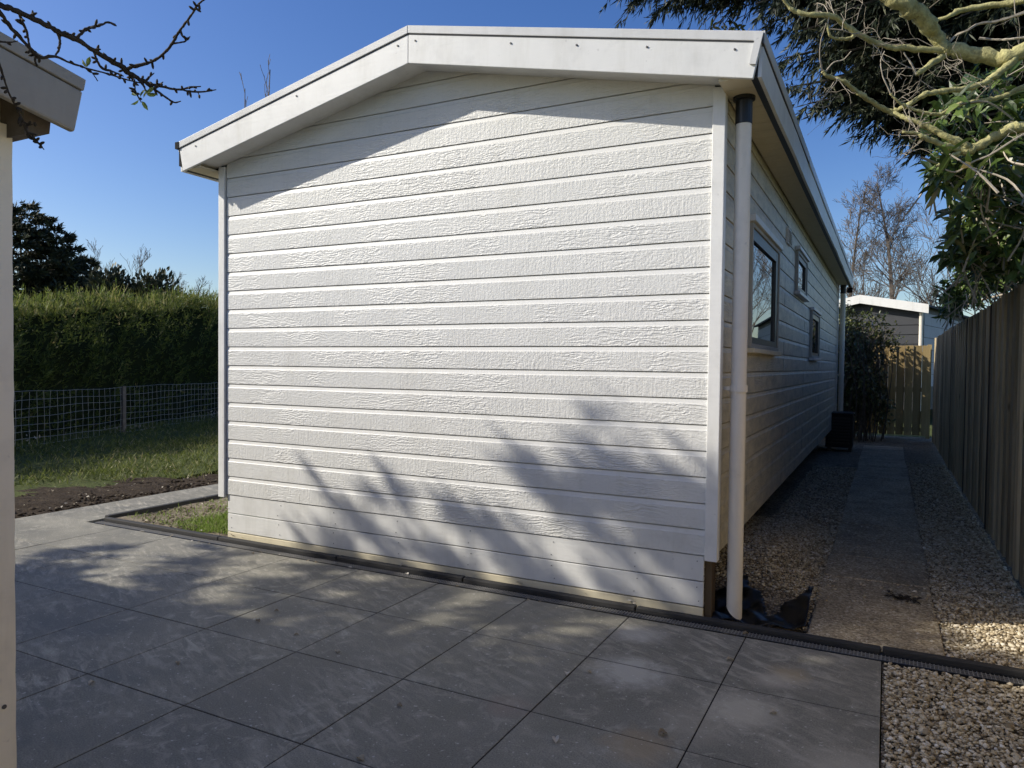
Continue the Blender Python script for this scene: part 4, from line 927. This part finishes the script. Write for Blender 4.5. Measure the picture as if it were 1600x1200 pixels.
# lichen-covered bare tree on the right
def limbs(paths, b, sides=7, jitter=.0, nubs=0.0, rg=None):
    out = []
    for pth in paths:
        P = np.array([at(x, y, d) for x, y, d, r in pth]); r = np.array([q[3]*float((p-CAM)@_f)/FPX*.86 for q, p in zip(pth, P)])
        n = 5; C = curve(P, n); rr = np.interp(np.linspace(0, len(r)-1, len(C)), np.arange(len(r)), r)
        if rg is not None: C = C+rg.normal(size=C.shape)*rr[:, None]*.13; rr = rr*(1+rg.normal(size=len(rr))*.09+.18*(rg.random(len(rr)) < .12))
        b.tube(C, rr, sides); out.append((C, rr))
    return out
rg = np.random.default_rng(71)
tb = np.array([2.75, 1.5, 0]); ft = thing('lichened_tree', tuple(tb), 'bare tree with yellow-green lichened limbs reaching in at the top right corner', 'tree')
D0 = 4.9
main = [
 [(1700, 30, 5.1, 16), (1640, 60, 5.0, 14), (1590, 84, D0, 14), (1560, 91, D0, 14), (1510, 80, D0, 13), (1477, 76, D0, 13.5)],
 [(1482, 80, D0, 12), (1462, 55, D0, 13), (1443, 28, 4.85, 14), (1415, 8, 4.8, 14.5), (1380, -12, 4.8, 14), (1330, -50, 4.8, 13)],
 [(1482, 78, D0, 6), (1450, 77, 4.85, 5.5), (1400, 75, 4.8, 5.2), (1370, 68, 4.75, 5), (1345, 55, 4.7, 4.5), (1322, 40, 4.7, 4.5), (1300, 25, 4.65, 5), (1270, 23, 4.6, 4), (1246, 19, 4.6, 4.2), (1232, 10, 4.6, 2.8), (1222, -4, 4.6, 2.4)],
 [(1338, 53, 4.7, 3), (1328, 60, 4.68, 2.8), (1310, 61, 4.65, 2.4), (1297, 55, 4.6, 2.2), (1292, 37, 4.6, 1.3)],
 [(1478, 84, D0, 6), (1455, 100, 4.8, 5.3), (1432, 116, 4.72, 4.2)],
 [(1592, 86, D0, 8), (1572, 104, 4.85, 6.5), (1550, 121, 4.8, 5.8), (1530, 133, 4.75, 5), (1500, 139, 4.7, 4.8), (1470, 143, 4.65, 4.6), (1445, 148, 4.62, 5), (1425, 160, 4.6, 4.4), (1405, 171, 4.6, 4), (1391, 174, 4.6, 4.6), (1370, 164, 4.55, 4.4), (1350, 150, 4.5, 4.4), (1335, 140, 4.5, 4.2), (1318, 127, 4.45, 3.6), (1303, 122, 4.45, 3.4), (1291, 118, 4.4, 3.2), (1285, 111, 4.4, 3.4)],
 [(1700, 180, 4.7, 11), (1640, 196, 4.7, 10.5), (1600, 199, 4.65, 10), (1578, 202, 4.62, 9.5), (1550, 217, 4.6, 8.5), (1528, 229, 4.58, 8), (1510, 235, 4.56, 8), (1497, 236, 4.55, 7)],
 [(1515, 229, 4.56, 7), (1480, 214, 4.55, 6), (1460, 203, 4.55, 5.5), (1430, 190, 4.55, 5), (1410, 183, 4.57, 4.6), (1391, 175, 4.6, 4.4)],
 [(1498, 234, 4.55, 5), (1478, 228, 4.5, 5), (1460, 221, 4.47, 4.6), (1444, 214, 4.45, 4.2), (1430, 208, 4.44, 3), (1410, 206, 4.42, 2)],
 [(1500, 238, 4.55, 4.5), (1484, 246, 4.5, 4), (1464, 260, 4.45, 2.6)],
 [(1523, 140, 4.75, 3.2), (1510, 155, 4.7, 3.4), (1490, 168, 4.65, 3.4), (1468, 178, 4.62, 3.8), (1448, 177, 4.6, 3), (1420, 168, 4.58, 3), (1405, 160, 4.56, 2.4), (1391, 146, 4.55, 2)],
 [(1690, 100, 5.2, 7), (1640, 118, 5.1, 5.5), (1595, 138, 5.0, 5.5), (1570, 150, 4.95, 4.6), (1540, 156, 4.9, 3.8), (1510, 161, 4.9, 3.2), (1485, 167, 4.85, 2.4)],
 [(1700, -25, 5.4, 8), (1640, -8, 5.35, 6.5), (1600, 1, 5.3, 6), (1550, 8, 5.3, 5.4), (1500, 17, 5.25, 4.6), (1482, 26, 5.2, 3.8), (1460, 33, 5.2, 3), (1442, 37, 5.2, 2)]]
b = MB(); ml = limbs(main, b, 9, rg=rg)
j0 = at(1700, 30, 5.1); j1 = at(1700, 180, 4.7); j2 = at(1690, 100, 5.2); j3 = at(1700, -25, 5.4)
tk = curve([tb, tb+[.02, -.03, 1.0], tb+[-.04, .04, 2.0], tb+[.05, -.02, 2.7]], 6); b.tube(tk, np.linspace(.15, .10, len(tk)), 10)
for j, z, r in ((j0, 2.6, .075), (j1, 2.2, .055), (j2, 2.5, .04), (j3, 2.7, .045)):
    p0 = tb+np.array([0, 0, z]); c_ = curve([p0, p0*.5+j*.5+[0, 0, .12], j], 6); b.tube(c_, np.linspace(r*1.2, r*.85, len(c_)), 8)
tk2 = curve([tb+[0, 0, 2.6], tb+[.3, .2, 3.6], tb+[.2, .5, 4.8], tb+[.5, .4, 5.8]], 6); b.tube(tk2, np.linspace(.10, .03, len(tk2)), 8)
b.build('trunk', M['mossbark'], ft, smooth=True)
tw = MB()
fine = [[(1432, 116, 4.72, 2), (1424, 100, 4.72, 1.6), (1412, 82, 4.72, 1.2)], [(1600, 20, 5.1, 3), (1562, 32, 5.05, 2.6), (1530, 37, 5, 2.4), (1510, 48, 4.95, 2.2), (1493, 56, 4.95, 2.2), (1484, 66, 4.92, 1.8)],
 [(1620, 200, 4.5, 2), (1590, 215, 4.45, 1.8), (1548, 241, 4.4, 1.7), (1520, 253, 4.38, 1.7), (1496, 268, 4.36, 1.7), (1480, 266, 4.35, 1.4), (1470, 261, 4.35, 1)],
 [(1285, 111, 4.4, 1.6), (1281, 88, 4.38, 1.2), (1283, 62, 4.36, 1), (1291, 36, 4.35, .8)], [(1290, 112, 4.4, 1.4), (1302, 98, 4.42, 1.2), (1318, 93, 4.45, 1), (1330, 80, 4.45, .8)],
 [(1391, 146, 4.55, 1.5), (1380, 120, 4.55, 1.2), (1376, 96, 4.57, 1), (1382, 80, 4.6, .8)], [(1530, 60, 5, 2), (1560, 62, 5, 1.8), (1590, 60, 5, 2), (1630, 55, 5.1, 2.4)]]
limbs(fine, tw, 5, rg=rg)
allC = np.concatenate([c for c, r in ml]); allr = np.concatenate([r for c, r in ml])
def twig(p, d, L, r, lev):
    n = 5; pts = [p]; dd = d/np.linalg.norm(d)
    for i in range(n):
        dd = dd+rg.normal(size=3)*.30; dd /= np.linalg.norm(dd); pts.append(pts[-1]+dd*L/n)
    pts = np.array(pts); tw.tube(pts, np.linspace(r, r*.45, n+1), 4, cap=False)
    if lev < 2:
        for k in range(3 if lev == 0 else 2):
            i = rg.integers(1, n); nd = dd*.5+rg.normal(size=3)*.8; twig(pts[i], nd, L*(.35+.3*rg.random()), r*.7, lev+1)
    else:
        tw.tube([pts[-1], pts[-1]+dd*.008, pts[-1]+dd*.016], [r*.6, r*1.3, r*.4], 4)
for i in rg.choice(len(allC), 25):
    p = allC[i]
    if allr[i] > .07: continue
    twig(p, np.array([rg.normal()*.8, rg.normal()*.6, rg.normal()*.7+.15]), .14+.26*rg.random(), .0019+.0010*rg.random(), 0)
for i in range(5):
    p = at(rg.uniform(1360, 1640), rg.uniform(-20, 135), rg.uniform(4.7, 5.6)); twig(p, np.array([rg.normal(), rg.normal()*.6, rg.normal()*.6]), .3+.3*rg.random(), .0024, 0)
tw.build('twigs', M['palebark'], ft)

# broad-leaved evergreen leaning over the fence
lt = thing('laurel_shrub', (2.6, 4.0, 0), 'broad-leaved glossy evergreen leaning over the top of the board fence', 'shrub')
lb = MB(); st = MB(); stems0 = np.array([2.5, 3.8, 0])
def whorl(c, ax, n, L, Wd):
    ax = ax/np.linalg.norm(ax); s_ = np.cross(ax, [.3, .2, 1.0]); s_ /= np.linalg.norm(s_); t2 = np.cross(ax, s_)
    th = rg.random()*6.28+np.arange(n)*2.4; el = rg.uniform(-.1, .75, n)
    D = (np.cos(th)[:, None]*s_+np.sin(th)[:, None]*t2)*np.cos(el)[:, None]+ax*np.sin(el)[:, None]; D[:, 2] -= rg.uniform(.0, .5, n)
    N = ax+rg.normal(size=(n, 3))*.35+[0, 0, .4]; lb.leaves(np.repeat(c[None], n, 0)+rg.normal(size=(n, 3))*.02, D, N, L*(.65+.6*rg.random(n)), Wd*(.7+.5*rg.random(n)), rnd=rg.random(n))
blobs = [(1470, 275, 4.9, 26, 10), (1500, 265, 5.0, 34, 16), (1540, 250, 5.2, 40, 22), (1580, 230, 5.4, 45, 24), (1600, 300, 5.5, 45, 26), (1550, 300, 5.5, 38, 22), (1515, 330, 5.6, 28, 14), (1506, 365, 5.8, 22, 15), (1500, 395, 6.0, 18, 12), (1530, 380, 6.0, 34, 20), (1570, 370, 5.9, 42, 26),
         (1600, 375, 5.9, 36, 22), (1545, 405, 6.4, 30, 18), (1512, 412, 6.8, 24, 13), (1580, 405, 6.2, 28, 16), (1490, 455, 8.6, 20, 18), (1522, 440, 8.0, 24, 18), (1508, 462, 8.6, 20, 16), (1548, 432, 7.4, 22, 12), (1492, 480, 9.6, 16, 12), (1476, 482, 9.9, 13, 9), (1440, 246, 4.5, 10, 2), (1500, 175, 5.6, 45, 12), (1560, 150, 5.8, 50, 14), (1600, 180, 5.6, 45, 18), (1455, 205, 5.6, 26, 5), (1640, 350, 6, 50, 26), (1660, 250, 6, 50, 24), (1640, 385, 6.2, 36, 18), (1568, 436, 7.4, 20, 14), (1592, 412, 6.8, 22, 15), (1538, 458, 8.4, 16, 10), (1605, 430, 6.8, 20, 12)]
for (px, py, d, rad, n) in blobs:
    for k in range(n):
        a = rg.random()*6.28; q = rg.random()**.6*rad; c = at(px+math.cos(a)*q, py+math.sin(a)*q*.8, d+rg.normal()*.32)
        c[0] = max(c[0], 1.0)
        ax = np.array([rg.normal()*.5-.35, rg.normal()*.5-.2, .5+rg.normal()*.4]); whorl(c, ax, rg.integers(5, 9), .125, .042)
        if rg.random() < .55:
            tp = c-ax/np.linalg.norm(ax)*.28+rg.normal(size=3)*.05; st.tube(curve([c, (c+tp)/2+rg.normal(size=3)*.02, tp], 3), np.linspace(.003, .006, 7), 4, cap=False)
    c = at(px, py, d); mid = (stems0+[0, 0, 1.9]+c)/2+[.15, 0, .1]; p_ = curve([stems0+rg.normal(size=3)*[.25, .4, 0], stems0+[0, 0, 1.2]+rg.normal(size=3)*[.2, .5, .1], mid, c], 5); st.tube(p_, np.linspace(.028, .006, len(p_)), 6, cap=False)
lb.build('foliage', M['laurel'], lt); st.build('stems', M['palebark'], lt)
# leafy sprig above the roof edge
sp = thing('leafy_sprig', tuple(at(1150, 10, 10.2)), 'yellow-green leafy shoots hanging among the cypress boughs just above the right end of the gable', 'sprig')
lb = MB(); st = MB()
for (px, py) in ((1098, 34), (1112, 40), (1128, 38), (1146, 34), (1158, 38), (1105, 44), (1138, 44)):
    c = at(px, py+4, 10.2); tp = at(1150+(px-1128)*.3, 4, 10.25); whorl(c, np.array([rg.normal()*.3, rg.normal()*.3, .2]), 6, .13, .04); st.tube(curve([tp, (c+tp)/2+rg.normal(size=3)*.03, c], 4), np.linspace(.010, .004, 9), 4, cap=False)
lb.build('foliage', M['ivy'], sp); st.build('stems', M['greybark'], sp)
# ivy-covered bush at the far end of the passage
iv = thing('ivy_bush', (.25, 11.4, 0), 'big ivy-covered bush with pale leaves on top beside the far downpipe', 'shrub'); lb = MB(); st = MB()
n = 11000; v = rg.normal(size=(n, 3)); v /= np.linalg.norm(v, axis=1)[:, None]; lob = 1+.16*np.sin(v[:, 0]*6+v[:, 2]*4)+.12*np.sin(v[:, 1]*7+1)
zz = v[:, 2]; ctr = np.array([.12, 11.5, 1.32]); rr = (.45+.58*rg.random(n)**.6)*lob
P = ctr+v*rr[:, None]*np.array([.68, .6, 1.10]); P[:, 0] += .12*np.sin(P[:, 2]*3); keep = (P[:, 2] > .12) & ((P[:, 2] > .9) | (rg.random(n) < .75)); P = P[keep]; v = v[keep]
n2_ = 5000; v2 = rg.normal(size=(n2_, 3)); v2 /= np.linalg.norm(v2, axis=1)[:, None]; P2 = np.array([-1.15, 11.75, 1.35])+v2*(.5+.5*rg.random(n2_))[:, None]*[1.0, .55, 1.25]; P = np.vstack([P, P2]); v = np.vstack([v, v2])  # unseen second lobe behind the chalet, added to shade the end fence
lb.leaves(P, v*.4+rg.normal(size=v.shape)*.6+[0, 0, -.35], v+rg.normal(size=v.shape)*.5+[0, 0, .5], .06+.03*rg.random(len(P)), .042, rnd=rg.random(len(P)))
for k in range(5):
    c = np.array([.85-.05*k, 11.55, 1.75+.06*k]); 
    for q in range(14): whorl(c+rg.normal(size=3)*[.12, .12, .12], np.array([rg.normal(), rg.normal(), 1.0]), 5, .06, .035)
for k in range(60):
    x = ctr[0]+rg.normal()*.30; y = ctr[1]-.25+rg.normal()*.25; p_ = curve([(x, y, 0), (x+rg.normal()*.06, y+rg.normal()*.05, .7), (x+rg.normal()*.12, y+rg.normal()*.1, 1.5), (x+rg.normal()*.25, y, 2.1)], 4); st.tube(p_, np.linspace(.012, .004, len(p_)), 5, cap=False)
lb.build('foliage', M['ivy'], iv); st.build('stems', M['greybark'], iv)

# dark bare branch reaching in at the top left
tb = np.array([-.55, -5.55, 0]); bt = thing('dark_branched_tree', tuple(tb), 'bare tree whose dark knobbly branch reaches in at the top left corner', 'tree')
d = 2.0
left = [
 [(-150, -60, 1.95, 8), (-60, -22, d, 6.4), (0, 7, d, 5.4), (27, 18, d, 5), (70, 38, d, 4.9), (92, 50, d, 4.8), (115, 58, d, 5.2), (140, 75, 2.02, 4.2), (165, 90, 2.04, 4.4), (190, 104, 2.06, 4.6), (200, 113, 2.06, 4.6), (215, 122, 2.07, 4), (230, 130, 2.08, 3.4), (238, 137, 2.08, 3.2), (246, 143, 2.08, 1.4)],
 [(30, 20, d, 2.4), (35, 35, d, 2.6), (42, 50, 1.99, 2.2), (45, 68, 1.98, 1.9), (50, 80, 1.97, 1.9), (58, 88, 1.96, 2.2)],
 [(88, 48, d, 2.6), (93, 60, d, 2.2), (93, 74, 1.99, 2.0), (87, 86, 1.98, 1.8)],
 [(120, 60, d, 3), (130, 49, 2.02, 2.4), (140, 43, 2.03, 2.6), (155, 40, 2.05, 1.9), (168, 35, 2.06, 2), (180, 38, 2.07, 1.4)],
 [(196, 108, 2.06, 3.2), (210, 104, 2.05, 3.2), (230, 99, 2.04, 2.7), (242, 94, 2.03, 2.6), (258, 82, 2.02, 2.3), (270, 67, 2.0, 2.4), (278, 52, 1.99, 2.1), (288, 38, 1.98, 2.0), (300, 22, 1.97, 1.9), (309, 8, 1.96, 1.9), (318, 0, 1.95, 1.6), (340, -16, 1.94, 1.3), (348, -2, 1.94, 1.2)],
 [(271, 68, 2.0, 1.6), (285, 66, 1.99, 1.5), (292, 62, 1.98, 1.6), (297, 57, 1.97, .9)],
 [(232, 132, 2.08, 2), (248, 132, 2.09, 1.7), (255, 128, 2.09, .9)], [(227, 127, 2.08, 2), (234, 120, 2.08, 1.5), (241, 114, 2.08, .8)],
 [(236, 132, 2.08, 2.4), (265, 138, 2.1, 1.9), (282, 140, 2.1, 1.8), (298, 136, 2.11, 1.6), (314, 135, 2.11, .9)], [(282, 140, 2.1, 1.7), (300, 143, 2.1, 1.6), (320, 143, 2.1, 1.5), (338, 140, 2.1, .8)], [(309, 143, 2.1, 1.1), (312, 151, 2.1, .6)],
 [(242, 140, 2.08, 2.2), (258, 151, 2.09, 1.7), (272, 160, 2.1, 1.5), (283, 158, 2.1, .8)],
 [(147, 82, 2.02, 2), (152, 95, 2.02, 2), (160, 107, 2.03, 2.2), (175, 111, 2.04, 1.8), (193, 119, 2.05, 1)],
 [(-100, -40, 1.9, 6), (-25, -14, 1.93, 4.6), (0, 20, 1.94, 3.8), (15, 40, 1.95, 3.4), (40, 68, 1.95, 3.2), (55, 85, 1.96, 4), (66, 90, 1.97, 2.6), (85, 88, 1.98, 2.6), (105, 96, 1.99, 1.8), (130, 105, 2.0, 1.7), (160, 113, 2.0, 1.5), (200, 125, 2.02, 1.4), (222, 130, 2.03, 1.2)],
 [(55, 88, 1.96, 2), (55, 96, 1.96, 1.8), (58, 103, 1.96, 1.8)], [(138, 107, 2.0, 1.4), (145, 115, 2.0, 1.2), (153, 127, 2.0, .8)],
 [(210, 124, 2.05, 1.7), (211, 140, 2.05, 1.4), (215, 150, 2.05, 1.3), (221, 160, 2.05, .9)], [(222, 128, 2.06, 1.8), (227, 140, 2.06, 1.6), (229, 144, 2.06, 1)],
 [(-40, 20, 1.8, 3), (-10, 78, 1.82, 2.2), (0, 103, 1.83, 1.9), (8, 128, 1.84, 1.6), (16, 150, 1.85, 1.5), (28, 173, 1.86, 1.6), (38, 195, 1.87, 2.2), (46, 214, 1.88, 2.8), (52, 218, 1.88, 1.6), (60, 224, 1.88, 1.4), (69, 234, 1.88, .8)],
 [(38, 191, 1.87, 1.4), (47, 195, 1.87, 1.1), (56, 192, 1.87, .7)], [(-60, 60, 1.85, 2), (0, 65, 1.9, 1.6), (14, 66, 1.9, 1.4), (28, 64, 1.9, .8)]]
b = MB(); rl = limbs(left, b, 7, rg=rg)
for c, r in rl:
    for i in range(2, len(c)-1):
        if rg.random() < .32 and r[i] < .011:
            nd = rg.normal(size=3); nd /= np.linalg.norm(nd); q = .006+.008*rg.random(); b.tube([c[i], c[i]+nd*(r[i]+q*.6), c[i]+nd*(r[i]+q)], [.0028, .0030, .0012], 5)
j0 = at(-150, -60, 1.95); j1 = at(-100, -40, 1.9); j2 = at(-40, 20, 1.8); j3 = at(-60, 60, 1.85)
tk = curve([tb, tb+[.02, .03, 1.0], tb+[-.04, -.02, 1.9], tb+[.0, .05, 2.5], tb+[.1, .0, 3.6]], 6); b.tube(tk, np.linspace(.09, .03, len(tk)), 9)
p0 = tb+np.array([0, .02, 1.8]); nrm = np.array([.05, -.03, .10])
c0_ = curve([p0, p0*.7+j0*.3+nrm*1.3, p0*.4+j0*.6+nrm*.2, p0*.18+j0*.82+nrm*.5, j0], 6); b.tube(c0_, np.linspace(.034, .013, len(c0_)), 8)
for j, k, r in ((j1, 20, .010), (j2, 15, .0075), (j3, 11, .006)):
    q0 = c0_[k]; m_ = (q0+j)/2; c_ = curve([q0, q0*.65+j*.35+rg.normal(size=3)*.045, q0*.3+j*.7+rg.normal(size=3)*.035, j], 5); b.tube(c_, np.linspace(r*1.5, r*.8, len(c_)), 7)
b.build('trunk', M['darkbark'], bt, smooth=True)
lf = MB()
for (px, py, dx, dy) in ((213, 150, -.7, .6), (217, 156, .1, -.2), (219, 152, .5, .3), (222, 158, .8, -.9), (224, 153, .4, 1), (228, 146, .5, .8), (229, 148, .6, .1), (136, 104, .1, 1), (137, 105, -.5, .7)):
    p = at(px, py, 2.04); D = RT*dx+UP*dy+rg.normal(size=3)*.2; lf.leaves(p[None], D[None], (rg.normal(size=3)+_f*-.8)[None], .024, .010, rnd=rg.random())
lf.build('young_leaves', M['bud'], bt)

# bits of debris lying on the tiles
def curl_leaf(name, m, s_, seed):
    rg2 = np.random.default_rng(seed); V = []; F = []; n, k = 7, 5
    for i in range(n):
        t_ = i/(n-1); wd = math.sin(math.pi*min(t_*1.02, 1))**.7*.34+.02
        for q in range(k):
            a = (q/(k-1)-.5)*2; V.append(((t_-.5)*s_, a*wd*s_, (.16*math.sin(t_*math.pi)+.55*a*a*wd+.05*rg2.normal())*s_+.001))
    F = [(i*k+q, i*k+q+1, (i+1)*k+q+1, (i+1)*k+q) for i in range(n-1) for q in range(k-1)]
    b = MB(); b.raw(V, F, rg2.random()); o = b.build(name, m); md = o.modifiers.new('thick', 'SOLIDIFY'); md.thickness = .0012; return o
deb = [(143, 1068, .030, 'pale curled dead leaf on the tile by the cream shed corner'), (278, 1037, .030, 'pale curled dead leaf on the second tile from the cream shed corner'), (403, 971, .026, 'dark curled dead leaf near the lit left part of the patio'),
       (432, 955, .022, 'pale dead leaf close to a joint near the lit left part of the patio'), (463, 993, .024, 'small pale dead leaf in the middle of a tile left of centre'), (527, 1019, .034, 'longest pale dead leaf, lying near the middle of the patio'),
       (624, 1103, .024, 'brownish dead leaf in the middle of a front tile'), (563, 1187, .032, 'dark rolled dead leaf at the bottom edge of the view'), (868, 1158, .036, 'white curled dead leaf near the bottom edge right of centre'),
       (886, 1054, .030, 'pale dead leaf lying across a joint right of centre'), (1140, 1032, .036, 'dark and pale dead leaf at a joint below the near downpipe'), (1035, 1148, .040, 'greenish flat dead leaf beside a joint at the lower right'), (1165, 991, .030, 'pale dead leaf caught on the drain grate'),
       (636, 898, .030, 'pale dead leaf lying in the drain before the white wall'), (920, 1051, .024, 'small white shell-like leaf on the tile below the wall corner'), (395, 865, .03, 'pale dead leaf on the sunlit left end of the patio by the drain'), (1208, 1115, .03, 'pale dead leaf on the last tile before the gravel')]
for i, (px, py, s_, lab) in enumerate(deb):
    dv = _f*FPX+RT*(px-800)+UP*(600-py); p = CAM+dv*(-CAM[2]/dv[2])
    o = curl_leaf('dead_leaf', M['drygrass'], s_, 100+i); o.location = (p[0], p[1], .001); o.rotation_euler = (0, 0, random.random()*6.28); tag(o, lab, 'dead leaf', 'dead leaves on the patio tiles')
# clump of dead leaves on the slab path
cl = MB(); c = np.array([.885, .9, .012]); n = 26
cl.leaves(c+rng.normal(size=(n, 3))*[.045, .03, .004], rng.normal(size=(n, 3))*[1, 1, .15], rng.normal(size=(n, 3))*.2+[0, 0, 1], .05, .024)
o = cl.build('leaf_clump', M['darkbark'], origin=tuple(c)); tag(o, 'dark clump of wet leaves lying on the slab path beside the fence', 'leaves', kind='stuff')

P = np.concatenate([scatter(1.06, 1.52, .05, 6, 26, gravel_h, .012), scatter(TX0+.02, 1.8, -1.6, -.17, 16, flat, .014), scatter(-.1, .44, .7, 4, 18, gravel_h, .014), scatter(-5.7, .75, -.165, -.145, 160, lambda X, Y: 0*X+.004, .004),
                    scatter(-3.6, -.1, -.012, .0, 260, lambda X, Y: 0*X+.036, .004), scatter(-4.95, -3.8, .06, 1.5, 40, lambda X, Y: 0*X+.008, .01), scatter(-7.2, -5.75, -.8, 3.5, 40, lambda X, Y: 0*X+.012, .02)])
n = len(P); b = MB(); b.leaves(P, rng.normal(size=(n, 3))*[1, 1, .25], rng.normal(size=(n, 3))*.35+[0, 0, 1], .018+.022*rng.random(n), .010+.010*rng.random(n))
o = b.build('leaf_litter', M['drygrass']); tag(o, 'scattered bits of dry leaf lying on the gravel, soil and drain', 'leaf litter', kind='stuff')
